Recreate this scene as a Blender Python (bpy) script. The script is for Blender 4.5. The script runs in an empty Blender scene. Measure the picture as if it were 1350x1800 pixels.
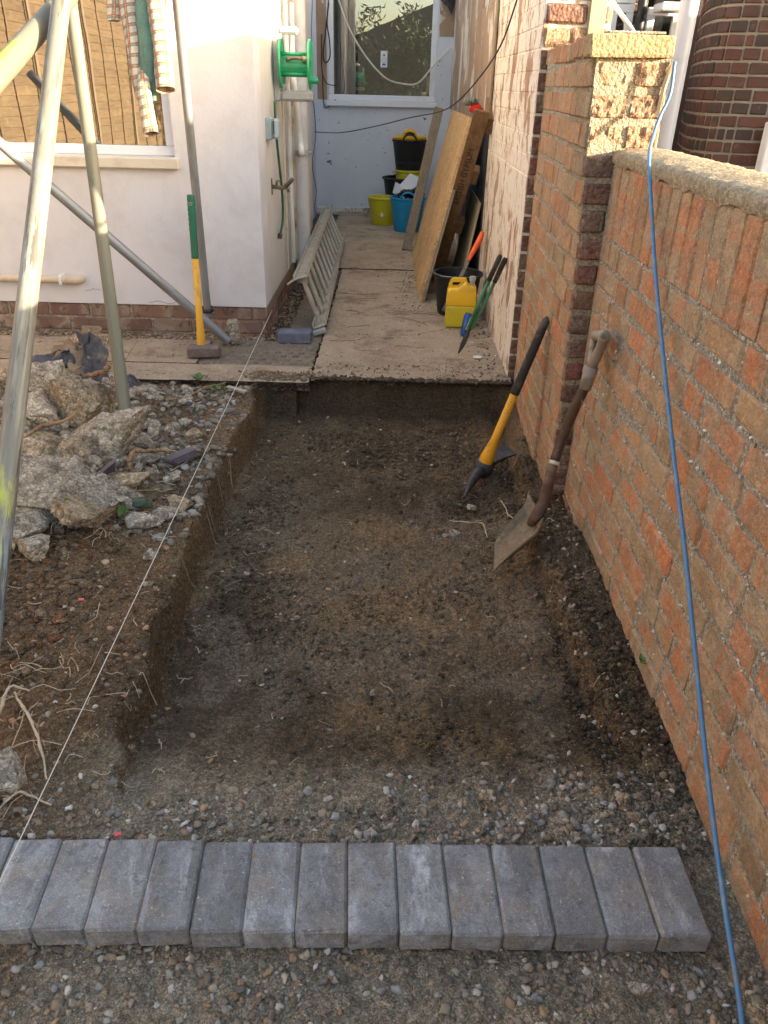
import bpy, math, random
import numpy as np
from mathutils import Vector, Matrix, noise as mnoise
random.seed(7); np.random.seed(7)
R = math.radians
sc = bpy.context.scene
# ------------------------------------------------------------------ camera
CF = 1360.0; PITCH = R(28.9); ROLL = R(1.45); CH = 1.44
cf = np.array([0, math.cos(PITCH), -math.sin(PITCH)])
_u = np.array([0, math.sin(PITCH), math.cos(PITCH)]); _r = np.array([1., 0, 0])
cr = math.cos(ROLL)*_r + math.sin(ROLL)*_u
cu = math.cos(ROLL)*_u - math.sin(ROLL)*_r
CC = np.array([0, 0, CH])
cam = bpy.data.objects.new('camera', bpy.data.cameras.new('camera')); sc.collection.objects.link(cam)
m = Matrix.Identity(4)
for i in range(3):
    m[i][0] = cr[i]; m[i][1] = cu[i]; m[i][2] = -cf[i]; m[i][3] = CC[i]
cam.matrix_world = m
cam.data.sensor_width = 36; cam.data.lens = 36*CF/1800; cam.data.clip_start = .05; cam.data.clip_end = 300
sc.camera = cam
# ------------------------------------------------------------------ sky, sun, exposure
SUN_AZ = 70.0; SUN_EL = 11.0          # azimuth measured from -Y towards +X
w = bpy.data.worlds.new('World'); sc.world = w; w.use_nodes = True
nt = w.node_tree; sky = nt.nodes.new('ShaderNodeTexSky'); sky.sky_type = 'NISHITA'; sky.sun_disc = False
sky.sun_elevation = R(SUN_EL); sky.sun_rotation = R(180-SUN_AZ)
sky.air_density = 1.0; sky.dust_density = 2.5; sky.ozone_density = .45
bg = nt.nodes['Background']; bg.inputs['Strength'].default_value = .15
nt.links.new(sky.outputs[0], bg.inputs['Color'])
sd = Vector((math.sin(R(SUN_AZ))*math.cos(R(SUN_EL)), -math.cos(R(SUN_AZ))*math.cos(R(SUN_EL)), math.sin(R(SUN_EL))))
sl = bpy.data.lights.new('sun', 'SUN'); sl.energy = 5.0; sl.angle = R(.5); sl.color = (1, .83, .62)
so = bpy.data.objects.new('sun', sl); sc.collection.objects.link(so)
so.rotation_euler = (-sd).to_track_quat('-Z', 'Y').to_euler()
vs = sc.view_settings; vs.view_transform = 'Standard'; vs.look = 'None'; vs.gamma = 1; vs.use_curve_mapping = False
vs.exposure = 2.42
# ------------------------------------------------------------------ geometry helpers
def ray(px, py): return cf + (px-675)/CF*cr - (py-900)/CF*cu
def onz(px, py, z=0.): d = ray(px, py); return CC + d*(z-CH)/d[2]
def onx(px, py, x): d = ray(px, py); return CC + d*x/d[0]
def ony(px, py, y): d = ray(px, py); return CC + d*y/d[1]
def at(px, py, zc): return CC + zc*ray(px, py)
COL = sc.collection
def mkmesh(name, V, F, mat=None, smooth=False, cols=None):
    me = bpy.data.meshes.new(name)
    if isinstance(F, np.ndarray):
        V = np.asarray(V, dtype=np.float32); n = F.shape[1]
        me.vertices.add(len(V)); me.vertices.foreach_set('co', V.ravel())
        me.loops.add(F.size); me.loops.foreach_set('vertex_index', F.astype(np.int32).ravel())
        me.polygons.add(len(F)); me.polygons.foreach_set('loop_start', np.arange(0, F.size, n, dtype=np.int32))
        me.polygons.foreach_set('loop_total', np.full(len(F), n, dtype=np.int32))
        me.update(calc_edges=True)
    else:
        me.from_pydata([tuple(map(float, v)) for v in V], [], [tuple(map(int, f)) for f in F]); me.update()
    if smooth: me.polygons.foreach_set('use_smooth', np.ones(len(me.polygons), dtype=bool))
    if cols is not None:
        a = me.color_attributes.new('col', 'FLOAT_COLOR', 'POINT')
        c = np.ones((len(me.vertices), 4), dtype=np.float32); c[:, :3] = cols
        a.data.foreach_set('color', c.ravel())
    if mat: me.materials.append(mat)
    return me
def link(name, me, parent=None, loc=None, rot=None, scale=None):
    o = bpy.data.objects.new(name, me); COL.objects.link(o)
    if parent: o.parent = parent
    if loc is not None: o.location = tuple(map(float, loc))
    if rot is not None: o.rotation_euler = rot
    if scale is not None: o.scale = scale
    return o
def tag(o, label=None, cat=None, group=None, kind=None):
    if label: o['label'] = label
    if cat: o['category'] = cat
    if group: o['group'] = group
    if kind: o['kind'] = kind
    return o
def empty(name, label, cat, loc=(0, 0, 0), rot=(0, 0, 0), group=None):
    o = link(name, None, None, loc, rot); return tag(o, label, cat, group)
class MB:
    """collects shapes, builds one mesh"""
    def __init__(s): s.V = []; s.F = []
    def add(s, V, F):
        n = len(s.V); s.V += [tuple(v) for v in V]; s.F += [tuple(i+n for i in f) for f in F]; return s
    def box(s, a, b, ch=.003, M=None, jit=0):
        V, F = cbox(a, b, ch)
        if jit: V = V + np.random.uniform(-jit, jit, V.shape)
        if M is not None: V = xf(V, M)
        return s.add(V, F)
    def tube(s, P, r, n=10, cap=True, sm=0):
        V, F = tubem(P, r, n, cap, sm); return s.add(V, F)
    def lathe(s, prof, n=28, c=(0, 0, 0), M=None):
        V = []; F = []; k = len(prof)
        for i in range(n):
            a = 2*math.pi*i/n
            for r, z in prof: V.append((r*math.cos(a), r*math.sin(a), z))
        for i in range(n):
            j = (i+1) % n
            for q in range(k-1): F.append((i*k+q, j*k+q, j*k+q+1, i*k+q+1))
        V = np.array(V)
        if M is not None: V = xf(V, M)
        return s.add(V+np.array(c), F)
    def poly(s, outline, y0, y1, M=None):
        """outline (x,z) extruded along y"""
        k = len(outline); V = [(x, y0, z) for x, z in outline]+[(x, y1, z) for x, z in outline]
        F = [tuple(range(k)), tuple(range(2*k-1, k-1, -1))]+[(i, i+k, (i+1) % k+k, (i+1) % k) for i in range(k)]
        V = np.array(V, dtype=float)
        if M is not None: V = xf(V, M)
        return s.add(V, F)
    def build(s, name, mat, parent=None, smooth=False, loc=None, rot=None, auto=None):
        me = mkmesh(name, s.V, s.F, mat, smooth)
        if auto: me.set_sharp_from_angle(angle=R(auto))
        return link(name, me, parent, loc, rot)
def xf(V, M):
    V = np.asarray(V, dtype=float); A = np.array(M)
    return V@A[:3, :3].T + A[:3, 3]
def frame(o, x, y, z):
    """matrix from origin and axis vectors"""
    m = np.eye(4); m[:3, 0] = x; m[:3, 1] = y; m[:3, 2] = z; m[:3, 3] = o; return m
def nrm(v): v = np.asarray(v, dtype=float); return v/np.linalg.norm(v)
def axf(o, z, hint=(0, 0, 1)):
    z = nrm(z); x = np.cross(hint, z)
    if np.linalg.norm(x) < 1e-4: x = np.cross((1, 0, 0), z)
    x = nrm(x); y = np.cross(z, x); return frame(o, x, y, z)
def cbox(a, b, ch):
    a = np.array(a, float); b = np.array(b, float); c = (a+b)/2; h = (b-a)/2
    ch = min(ch, h.min()*.9)
    V = []; idx = {}
    for sx in (-1, 1):
        for sy in (-1, 1):
            for sz in (-1, 1):
                for ax in range(3):
                    p = np.array([sx, sy, sz])*h
                    for q in range(3):
                        if q != ax: p[q] -= (sx, sy, sz)[q]*ch
                    idx[(sx, sy, sz, ax)] = len(V); V.append(p+c)
    F = []
    for ax in range(3):
        o1, o2 = [q for q in range(3) if q != ax]
        for s in (-1, 1):
            ring = []
            for s1, s2 in ((-1, -1), (1, -1), (1, 1), (-1, 1)):
                k = [0, 0, 0]; k[ax] = s; k[o1] = s1; k[o2] = s2; ring.append(idx[(*k, ax)])
            F.append(ring)
    for ax in range(3):
        o1, o2 = [q for q in range(3) if q != ax]
        for s1 in (-1, 1):
            for s2 in (-1, 1):
                k = [0, 0, 0]; k[o1] = s1; k[o2] = s2; ka = k[:]; kb = k[:]; ka[ax] = -1; kb[ax] = 1
                F.append([idx[(*ka, o1)], idx[(*kb, o1)], idx[(*kb, o2)], idx[(*ka, o2)]])
    for sx in (-1, 1):
        for sy in (-1, 1):
            for sz in (-1, 1): F.append([idx[(sx, sy, sz, q)] for q in range(3)])
    V = np.array(V); out = []
    for f in F:
        p = V[f]; n = np.cross(p[1]-p[0], p[2]-p[1])
        out.append(tuple(f) if n@(p.mean(0)-c) > 0 else tuple(f[::-1]))
    return V, out
def catmull(P, k):
    P = np.array(P, float)
    if len(P) < 3 or k < 1: return P
    Q = np.vstack([2*P[0]-P[1], P, 2*P[-1]-P[-2]]); out = []
    for i in range(1, len(Q)-2):
        for j in range(k):
            t = j/k; a, b, c, d = Q[i-1:i+3]
            out.append(.5*((2*b)+(-a+c)*t+(2*a-5*b+4*c-d)*t*t+(-a+3*b-3*c+d)*t**3))
    out.append(P[-1]); return np.array(out)
def tubem(P, r, n=10, cap=True, sm=0):
    P = np.array(P, float); rr = np.full(len(P), r) if np.isscalar(r) else np.array(r, float)
    if sm:
        t0 = np.linspace(0, 1, len(P)); P2 = catmull(P, sm); rr = np.interp(np.linspace(0, 1, len(P2)), t0, rr); P = P2
    T = np.gradient(P, axis=0); T /= np.linalg.norm(T, axis=1)[:, None]+1e-12
    x = np.cross(T[0], (0, 0, 1))
    if np.linalg.norm(x) < .05: x = np.cross(T[0], (1, 0, 0))
    x = nrm(x); V = []
    for i in range(len(P)):
        x = nrm(x-(x@T[i])*T[i]); y = np.cross(T[i], x)
        for k in range(n):
            a = 2*math.pi*k/n; V.append(P[i]+rr[i]*(math.cos(a)*x+math.sin(a)*y))
    F = []
    for i in range(len(P)-1):
        for k in range(n):
            j = (k+1) % n; F.append((i*n+k, i*n+j, (i+1)*n+j, (i+1)*n+k))
    if cap: F.append(tuple(range(n))[::-1]); F.append(tuple(range((len(P)-1)*n, len(P)*n)))
    return V, F
def ico(sub):
    t = (1+5**.5)/2
    V = [(-1, t, 0), (1, t, 0), (-1, -t, 0), (1, -t, 0), (0, -1, t), (0, 1, t), (0, -1, -t), (0, 1, -t), (t, 0, -1), (t, 0, 1), (-t, 0, -1), (-t, 0, 1)]
    F = [(0, 11, 5), (0, 5, 1), (0, 1, 7), (0, 7, 10), (0, 10, 11), (1, 5, 9), (5, 11, 4), (11, 10, 2), (10, 7, 6), (7, 1, 8), (3, 9, 4), (3, 4, 2), (3, 2, 6), (3, 6, 8), (3, 8, 9), (4, 9, 5), (2, 4, 11), (6, 2, 10), (8, 6, 7), (9, 8, 1)]
    V = [nrm(v) for v in V]
    for _ in range(sub):
        mid = {}; F2 = []
        def mp(a, b):
            k = (min(a, b), max(a, b))
            if k not in mid: mid[k] = len(V); V.append(nrm(V[a]+V[b]))
            return mid[k]
        for a, b, c in F:
            ab, bc, ca = mp(a, b), mp(b, c), mp(c, a); F2 += [(a, ab, ca), (b, bc, ab), (c, ca, bc), (ab, bc, ca)]
        F = F2
    return np.array(V), np.array(F)
ICO = [ico(i) for i in range(5)]
def vnoise(X, Y, s, seed=0):
    """2-d value noise in numpy, feature size s"""
    rs = np.random.RandomState(seed); G = rs.rand(256, 256)*2-1
    x = X/s+37.3; y = Y/s+51.7; xi = np.floor(x).astype(int); yi = np.floor(y).astype(int)
    fx = x-xi; fy = y-yi; fx = fx*fx*(3-2*fx); fy = fy*fy*(3-2*fy)
    g = lambda a, b: G[a % 256, b % 256]
    return (g(xi, yi)*(1-fx)+g(xi+1, yi)*fx)*(1-fy)+(g(xi, yi+1)*(1-fx)+g(xi+1, yi+1)*fx)*fy
def fbm(X, Y, s, o=4, seed=0, g=.5):
    t = 0; a = 1; n = 0
    for i in range(o): t = t+a*vnoise(X, Y, s/2**i, seed+i*11); n += a; a *= g
    return t/n
# ------------------------------------------------------------------ materials
def NN(t, k, **kw):
    n = t.nodes.new('ShaderNode'+k)
    for a, b in kw.items(): setattr(n, a, b)
    return n
def material(name, base, layers=(), rough=.8, metal=0., bump=(), rnd=None, attr=False, spec=.3, coat=0., rough_var=0., stretch=(1, 1, 1), hsv=(0, 0), alpha=None, trans=0, world=False, grain=(), gbump=0.):
    """layers: (colour, scale, lo, hi, stretch) blended over the base by noise; bump: (scale, distance, stretch)
    rnd: list of colours picked per object"""
    mt = bpy.data.materials.new(name); mt.use_nodes = True; t = mt.node_tree; b = t.nodes['Principled BSDF']; L = t.links.new
    tc = NN(t, 'TexCoord'); oi = NN(t, 'ObjectInfo'); off = NN(t, 'VectorMath', operation='MULTIPLY_ADD')
    cx = NN(t, 'CombineXYZ')
    L(oi.outputs['Random'], cx.inputs[0]); L(oi.outputs['Random'], cx.inputs[1]); L(oi.outputs['Random'], cx.inputs[2])
    L(cx.outputs[0], off.inputs[0]); off.inputs[1].default_value = (37, 91, 53); L(tc.outputs['Object'], off.inputs[2])
    co = off.outputs[0]
    if world: co = NN(t, 'NewGeometry').outputs['Position']
    def nz(scale, st, detail=5, rough_=.6, dist=0.):
        mp = NN(t, 'Mapping'); mp.inputs['Scale'].default_value = st; L(co, mp.inputs[0])
        n = NN(t, 'TexNoise'); n.inputs['Scale'].default_value = scale; n.inputs['Detail'].default_value = detail; n.inputs['Roughness'].default_value = rough_; n.inputs['Distortion'].default_value = dist
        L(mp.outputs[0], n.inputs['Vector']); return n.outputs['Fac']
    if attr:
        a = NN(t, 'Attribute', attribute_name='col'); cur = a.outputs['Color']
    elif rnd:
        cr_ = NN(t, 'ValToRGB'); cr_.color_ramp.interpolation = 'LINEAR'; e = cr_.color_ramp.elements
        for i, c in enumerate(rnd):
            p = i/(len(rnd)-1)
            if i < 2: el = e[i]; el.position = p
            else: el = e.new(p)
            el.color = (*c, 1)
        L(oi.outputs['Random'], cr_.inputs[0]); cur = cr_.outputs[0]
    else:
        rgb = NN(t, 'RGB'); rgb.outputs[0].default_value = (*base, 1); cur = rgb.outputs[0]
    for ly in layers:
        c, s, lo, hi = ly[:4]; st = ly[4] if len(ly) > 4 else stretch; mx = ly[5] if len(ly) > 5 else 1.
        f = nz(s, st, 7, .66, .3); mr = NN(t, 'MapRange'); mr.inputs[1].default_value = lo; mr.inputs[2].default_value = hi; mr.inputs[4].default_value = mx
        L(f, mr.inputs[0]); mix = NN(t, 'Mix', data_type='RGBA'); L(mr.outputs[0], mix.inputs[0]); L(cur, mix.inputs[6]); mix.inputs[7].default_value = (*c, 1); cur = mix.outputs[2]
    gd = []
    for gs, ga in grain:
        vo = NN(t, 'TexVoronoi'); vo.inputs['Scale'].default_value = gs; wn_ = NN(t, 'TexNoise'); wn_.inputs['Scale'].default_value = gs*.7; va = NN(t, 'VectorMath', operation='MULTIPLY_ADD')
        L(wn_.outputs['Color'], va.inputs[0]); L(co, wn_.inputs['Vector']); va.inputs[1].default_value = (.22/gs,)*3; L(co, va.inputs[2]); L(va.outputs[0], vo.inputs['Vector'])
        sp = NN(t, 'SeparateColor'); L(vo.outputs['Color'], sp.inputs[0]); pw = NN(t, 'Math', operation='POWER'); L(sp.outputs[0], pw.inputs[0]); pw.inputs[1].default_value = 1.6
        mr = NN(t, 'MapRange'); L(pw.outputs[0], mr.inputs[0]); mr.inputs[3].default_value = 1-ga*.75; mr.inputs[4].default_value = 1+ga*1.3
        sc_ = NN(t, 'VectorMath', operation='SCALE'); L(cur, sc_.inputs[0]); L(mr.outputs[0], sc_.inputs['Scale']); cur = sc_.outputs[0]; gd.append((vo.outputs['Distance'], gs))
    if hsv[1]:
        h = NN(t, 'HueSaturation'); mr = NN(t, 'MapRange'); L(oi.outputs['Random'], mr.inputs[0]); mr.inputs[3].default_value = 1-hsv[1]; mr.inputs[4].default_value = 1+hsv[1]
        L(mr.outputs[0], h.inputs['Value']); L(cur, h.inputs['Color']); cur = h.outputs[0]
    L(cur, b.inputs['Base Color'])
    b.inputs['Roughness'].default_value = rough; b.inputs['Metallic'].default_value = metal
    b.inputs['Specular IOR Level'].default_value = spec; b.inputs['Coat Weight'].default_value = coat
    if trans: b.inputs['Transmission Weight'].default_value = trans
    if rough_var:
        f = nz(12, stretch); mr = NN(t, 'MapRange'); L(f, mr.inputs[0]); mr.inputs[1].default_value = .3; mr.inputs[2].default_value = .7; mr.inputs[3].default_value = rough-rough_var; mr.inputs[4].default_value = rough+rough_var; L(mr.outputs[0], b.inputs['Roughness'])
    prev = None
    for bp in bump:
        s, d = bp[:2]; st = bp[2] if len(bp) > 2 else stretch
        f = nz(s, st, 8, .65); bn = NN(t, 'Bump'); bn.inputs['Strength'].default_value = 1; bn.inputs['Distance'].default_value = d
        L(f, bn.inputs['Height'])
        if prev: L(prev, bn.inputs['Normal'])
        prev = bn.outputs[0]
    if gbump:
        for dd, gs in gd:
            bn = NN(t, 'Bump', invert=True); bn.inputs['Strength'].default_value = 1; bn.inputs['Distance'].default_value = gbump/gs; L(dd, bn.inputs['Height'])
            if prev: L(prev, bn.inputs['Normal'])
            prev = bn.outputs[0]
    if prev: L(prev, b.inputs['Normal'])
    return mt
m_soil = material('soil', (0, 0, 0), attr=True, rough=.95, spec=.12, layers=[((.065, .048, .032), 24, .54, .75, (1, 1, 1), .5), ((.24, .18, .12), 70, .6, .75, (1, 1, 1), .6), ((.30, .25, .18), 260, .66, .74, (1, 1, 1), .7)], bump=[(30, .012), (90, .010), (300, .004)], grain=((110, .30), (360, .42)), gbump=.55)
m_peb = material('pebble', (0, 0, 0), attr=True, rough=.8, spec=.3, layers=[((.06, .05, .04), 60, .5, .75, (1, 1, 1), .5)], bump=[(150, .002)])
m_ground = material('ground_earth', (.09, .07, .05), [((.15, .12, .09), 6, .4, .6)], rough=.95, bump=[(30, .01)], grain=((110, .5), (330, .5)), gbump=.8)
m_conc = material('path_concrete', (.35, .28, .20), [((.25, .185, .13), 2.2, .45, .66), ((.44, .345, .25), 7, .5, .65, (1, 1, 1), .6), ((.10, .07, .045), 28, .60, .66, (1, 1, 1), .8), ((.13, .10, .07), 4, .55, .66, (1, 1, 1), .7)], rough=.9, spec=.2, bump=[(25, .004), (180, .0025)], grain=((160, .16), (500, .22)), gbump=.3)
m_concg = material('cover_concrete', (.22, .175, .13), [((.14, .11, .08), 4, .42, .7), ((.28, .23, .17), 30, .5, .75)], rough=.9, spec=.2, bump=[(25, .004), (180, .0025)], grain=((160, .2), (500, .25)), gbump=.3)
m_lump = material('broken_concrete', (.38, .32, .24), [((.44, .38, .30), 14, .5, .66), ((.15, .12, .09), 9, .52, .68), ((.55, .52, .46), 70, .62, .7, (1, 1, 1), .7), ((.09, .07, .05), 45, .6, .72, (1, 1, 1), .8)], rough=.95, spec=.15, hsv=(0, .18), bump=[(18, .012), (70, .006), (260, .003)], grain=((55, .3), (180, .35)), gbump=.6)
m_lumpt = material('tan_rubble', (.37, .28, .175), [((.45, .36, .25), 14, .5, .66), ((.16, .11, .07), 9, .52, .68), ((.09, .07, .05), 45, .62, .72, (1, 1, 1), .8)], rough=.95, spec=.15, hsv=(0, .15), bump=[(18, .012), (70, .006), (260, .003)], grain=((55, .3), (180, .35)), gbump=.6)
m_paver = material('charcoal_paver', (.205, .195, .187), [((.31, .305, .305), 12, .46, .62, (1, .6, 1)), ((.33, .275, .205), 9, .50, .70, (1, 1, 1), .7), ((.50, .49, .49), 11, .565, .68, (1.8, .4, 1), .75), ((.13, .122, .118), 45, .55, .68, (1, 1, 1), .7), ((.66, .61, .54), 200, .62, .66, (1, 1, 1), .8), ((.24, .145, .08), 14, .63, .70, (1, 1, 1), .6)], rough=.85, spec=.3, hsv=(0, .16), bump=[(60, .003), (260, .002)], grain=((90, .07), (420, .16)), gbump=.12)
m_paverface = m_paver
brick_cols = [(.40, .20, .105), (.33, .23, .135), (.49, .20, .095), (.39, .265, .15), (.30, .205, .12), (.46, .205, .105), (.43, .285, .16), (.42, .185, .105)]
m_brick = material('garden_brick', (0, 0, 0), rnd=brick_cols, layers=[((.38, .28, .175), 9, .47, .53, (1, .12, .12), .8), ((.49, .19, .09), 7, .55, .59, (1.3, .2, .2), .65), ((.19, .145, .095), 6, .48, .72, (1, 1, 1), .7), ((.44, .34, .23), 90, .58, .75, (1, 1, 1), .6), ((.12, .09, .06), 160, .64, .72, (1, 1, 1), .7), ((.58, .24, .17), 7, .70, .712, (1, 1, 1), .9)], rough=.9, spec=.12, bump=[(14, .005), (50, .004), (220, .002)], grain=((60, .10), (300, .2)), gbump=.2)
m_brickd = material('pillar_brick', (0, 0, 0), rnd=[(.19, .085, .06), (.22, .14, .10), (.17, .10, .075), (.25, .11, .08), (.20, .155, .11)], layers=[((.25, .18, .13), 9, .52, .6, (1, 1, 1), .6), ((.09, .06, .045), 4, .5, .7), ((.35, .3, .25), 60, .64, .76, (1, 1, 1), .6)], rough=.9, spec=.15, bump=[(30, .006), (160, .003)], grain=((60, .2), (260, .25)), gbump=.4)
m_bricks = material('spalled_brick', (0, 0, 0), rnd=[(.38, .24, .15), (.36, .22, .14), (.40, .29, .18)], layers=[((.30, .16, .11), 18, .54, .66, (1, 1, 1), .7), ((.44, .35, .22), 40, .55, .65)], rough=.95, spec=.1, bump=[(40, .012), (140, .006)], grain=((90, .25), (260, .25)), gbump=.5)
m_cap = material('buff_cap_brick', (.34, .245, .135), [((.33, .2, .10), 8, .5, .7), ((.2, .13, .08), 60, .66, .72)], rough=.9, spec=.15, bump=[(30, .004), (200, .002)], grain=((80, .12), (300, .25)), gbump=.3)
m_brickn = material('neighbour_brick', (0, 0, 0), rnd=[(.075, .034, .026), (.10, .042, .03), (.04, .03, .026), (.11, .05, .036), (.06, .038, .03), (.036, .028, .025)], layers=[((.05, .03, .025), 12, .5, .65, (1, .3, 1), .6), ((.24, .10, .07), 20, .6, .7, (1, 1, 1), .5)], rough=.8, spec=.3, bump=[(60, .003)])
m_mortar = material('mortar', (.44, .385, .30), [((.28, .23, .17), 12, .55, .7), ((.48, .43, .35), 45, .54, .66, (1, 1, 1), .8), ((.72, .67, .58), 22, .64, .67, (1, 1, 1), .9), ((.12, .11, .07), 5, .6, .7, (1, 1, 1), .6)], rough=.95, spec=.1, bump=[(60, .008), (250, .004)], grain=((140, .35), (420, .35)), gbump=.8)
m_mortarn = material('neighbour_mortar', (.22, .195, .155), [((.18, .16, .13), 9, .5, .7)], rough=.95, bump=[(90, .003)])
m_coping = material('coping_mortar', (.39, .305, .195), [((.30, .235, .15), 9, .48, .68), ((.47, .38, .26), 60, .5, .6), ((.22, .17, .11), 70, .62, .72)], rough=.95, spec=.1, bump=[(50, .007), (160, .005)], grain=((90, .14), (300, .25)), gbump=.35)
m_render = material('white_render', (.67, .65, .66), [((.58, .55, .545), 2.2, .46, .66), ((.52, .46, .42), 3, .62, .8, (1, 1, .4), .4), ((.35, .3, .27), 22, .74, .78, (1, 1, 1), .6)], rough=.75, spec=.25, bump=[(4, .006), (60, .0015)])
m_render2 = material('side_render', (.62, .59, .54), [((.60, .56, .50), 4, .45, .7, (1, 3, .25)), ((.42, .36, .30), 5, .62, .8, (1, 3, .2), .6)], rough=.75, spec=.25, bump=[(4, .006), (60, .0015)])
m_renderb = material('back_render', (.66, .68, .73), [((.58, .60, .65), 2, .45, .7), ((.44, .44, .47), 2.6, .66, .68, (1, 1, .7), .8), ((.06, .05, .04), 9, .635, .66, (1, 1, 1), .9)], rough=.8, spec=.2, bump=[(4, .008), (60, .002)])
m_peel = material('peeling_paint', (.74, .66, .56), [((.66, .57, .46), 3, .45, .7, (1, 1, 1), .6), ((.38, .23, .155), 4.5, .545, .56, (1, 1.1, .55)), ((.44, .31, .22), 15, .57, .59, (1, 1.3, .7)), ((.13, .08, .05), 34, .65, .68, (1, 4, .4), .9), ((.45, .33, .22), 1.3, .60, .75, (1, 1, 1), .5)], rough=.8, spec=.2, bump=[(6, .008, (1, 2, .6)), (40, .005)], world=True)
m_barebr = material('bare_plaster', (.36, .25, .17), [((.28, .19, .13), 3, .45, .65), ((.60, .55, .47), 2.2, .55, .565, (1, 1, .5)), ((.2, .13, .09), 14, .6, .7, (1, 3, .2))], rough=.9, bump=[(8, .006), (60, .003)])
m_upvc = material('white_upvc', (.74, .74, .75), [((.62, .6, .57), 5, .55, .8)], rough=.35, spec=.5, bump=[(3, .001)])
m_cream = material('cream_sill', (.66, .59, .47), [((.5, .43, .33), 6, .5, .75)], rough=.5, spec=.4)
m_pipew = material('white_pipe', (.70, .68, .64), [((.52, .47, .40), 7, .52, .75, (1, 1, .3))], rough=.45, spec=.5)
m_pipec = material('cream_pipe', (.60, .50, .36), [((.42, .34, .23), 8, .5, .7)], rough=.5, spec=.4)
m_pipeg = material('soil_pipe', (.58, .57, .55), [((.46, .44, .41), 5, .5, .7)], rough=.5, spec=.4)
m_pipeb = material('white_downpipe', (.33, .355, .42), [((.28, .30, .36), 5, .5, .7)], rough=.35, spec=.5)
m_rust = material('rusty_pipe', (.50, .42, .32), [((.28, .14, .06), 14, .5, .6, (1, 1, .4))], rough=.7)
m_grey = material('grey_plastic', (.36, .36, .34), [((.28, .28, .26), 6, .5, .7)], rough=.45, spec=.5)
m_ggrn = material('grey_green_box', (.34, .42, .42), [((.26, .32, .31), 8, .5, .7)], rough=.4, spec=.5)
m_green = material('green_plastic', (.02, .36, .15), [((.03, .25, .11), 8, .48, .66), ((.2, .25, .17), 40, .62, .68, (1, 1, 1), .7)], rough=.35, spec=.5)
m_hose = material('green_hose', (.03, .10, .04), rough=.5, spec=.5)
m_brass = material('brass_fitting', (.26, .21, .14), [((.12, .11, .08), 20, .45, .6)], rough=.5, metal=.7)
m_black = material('black_plastic', (.012, .012, .013), [((.05, .045, .04), 10, .58, .7)], rough=.5, spec=.4, bump=[(30, .001)])
m_cable = material('black_cable', (.02, .02, .022), rough=.5)
m_cablew = material('pale_cable', (.62, .58, .50), rough=.5)
m_yel = material('yellow_bucket', (.60, .52, .02), [((.42, .36, .03), 6, .5, .75)], rough=.45, spec=.45, bump=[(6, .002)])
m_yel2 = material('orange_yellow_trug', (.75, .45, .015), rough=.4, spec=.45)
m_blue = material('blue_tub', (.01, .27, .52), [((.02, .2, .4), 6, .5, .7)], rough=.45, spec=.45)
m_jerry = material('yellow_jerrycan', (.80, .47, .02), [((.62, .35, .03), 9, .5, .68), ((.3, .2, .1), 50, .63, .69, (1, 1, 1), .7)], rough=.35, spec=.5, bump=[(10, .001)])
m_jerryl = material('filled_lower_can', (.56, .43, .015), [((.48, .36, .02), 5, .5, .75)], rough=.35, spec=.5)
m_white = material('white_paper', (.72, .72, .70), rough=.6)
m_bag = material('torn_bag', (.62, .64, .66), rough=.3, spec=.6, bump=[(12, .02)])
m_chip = material('chipboard', (.50, .32, .15), [((.40, .245, .11), 18, .45, .62, (1, .3, .3)), ((.56, .38, .20), 70, .5, .6, (1, 1, 1), .6), ((.33, .2, .1), 3, .55, .75)], rough=.8, spec=.2, bump=[(60, .003)], grain=((50, .16), (120, .16)))
m_timb = material('grey_timber', (.27, .21, .145), [((.18, .14, .10), 8, .45, .65, (6, 6, .4)), ((.34, .27, .19), 20, .5, .7, (6, 6, .5))], rough=.85, spec=.2, bump=[(16, .003, (8, 8, .5))])
m_pal = material('brown_pallet_wood', (.22, .13, .065), [((.15, .085, .04), 6, .45, .65, (6, 6, .4)), ((.30, .19, .10), 10, .55, .7, (6, 6, .5)), ((.07, .04, .02), 3, .68, .72)], rough=.85, spec=.2, bump=[(16, .003, (8, 8, .5))])
m_ply = material('weathered_ply', (.42, .33, .20), [((.30, .23, .13), 6, .45, .65, (6, 6, .4))], rough=.85, spec=.2)
m_orange = material('orange_handle', (.85, .11, .015), rough=.4, spec=.5)
m_steel = material('dull_steel', (.30, .29, .27), [((.18, .15, .12), 14, .5, .65)], rough=.45, metal=.8)
m_spade = material('muddy_steel', (.20, .145, .09), [((.29, .215, .135), 7, .48, .62), ((.11, .08, .05), 14, .52, .66, (1, 1, 1), .8), ((.30, .22, .13), 30, .6, .7)], rough=.8, spec=.2, bump=[(40, .002)], grain=((120, .15),))
m_shaft = material('worn_dark_shaft', (.085, .04, .022), [((.05, .03, .02), 10, .4, .6), ((.45, .37, .30), 60, .60, .66, (1, 1, .5), .8), ((.16, .07, .03), 5, .55, .7)], rough=.5, spec=.4, bump=[(40, .002)])
m_iron = material('dark_iron', (.05, .048, .055), [((.14, .10, .065), 18, .52, .68), ((.10, .10, .11), 5, .5, .7)], rough=.55, metal=.5, bump=[(50, .002)])
m_fibre = material('yellow_fibreglass', (.74, .34, .015), [((.36, .2, .06), 18, .56, .68, (1, 1, .4), .8), ((.16, .11, .07), 50, .62, .68)], rough=.45, spec=.4)
m_fibre2 = material('worn_yellow_handle', (.72, .38, .045), [((.38, .22, .07), 22, .52, .70, (1, 1, .3)), ((.2, .13, .07), 50, .62, .7)], rough=.6, spec=.3)
m_grip = material('black_rubber_grip', (.035, .032, .03), [((.12, .10, .08), 14, .5, .7)], rough=.75, bump=[(40, .002)])
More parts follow.
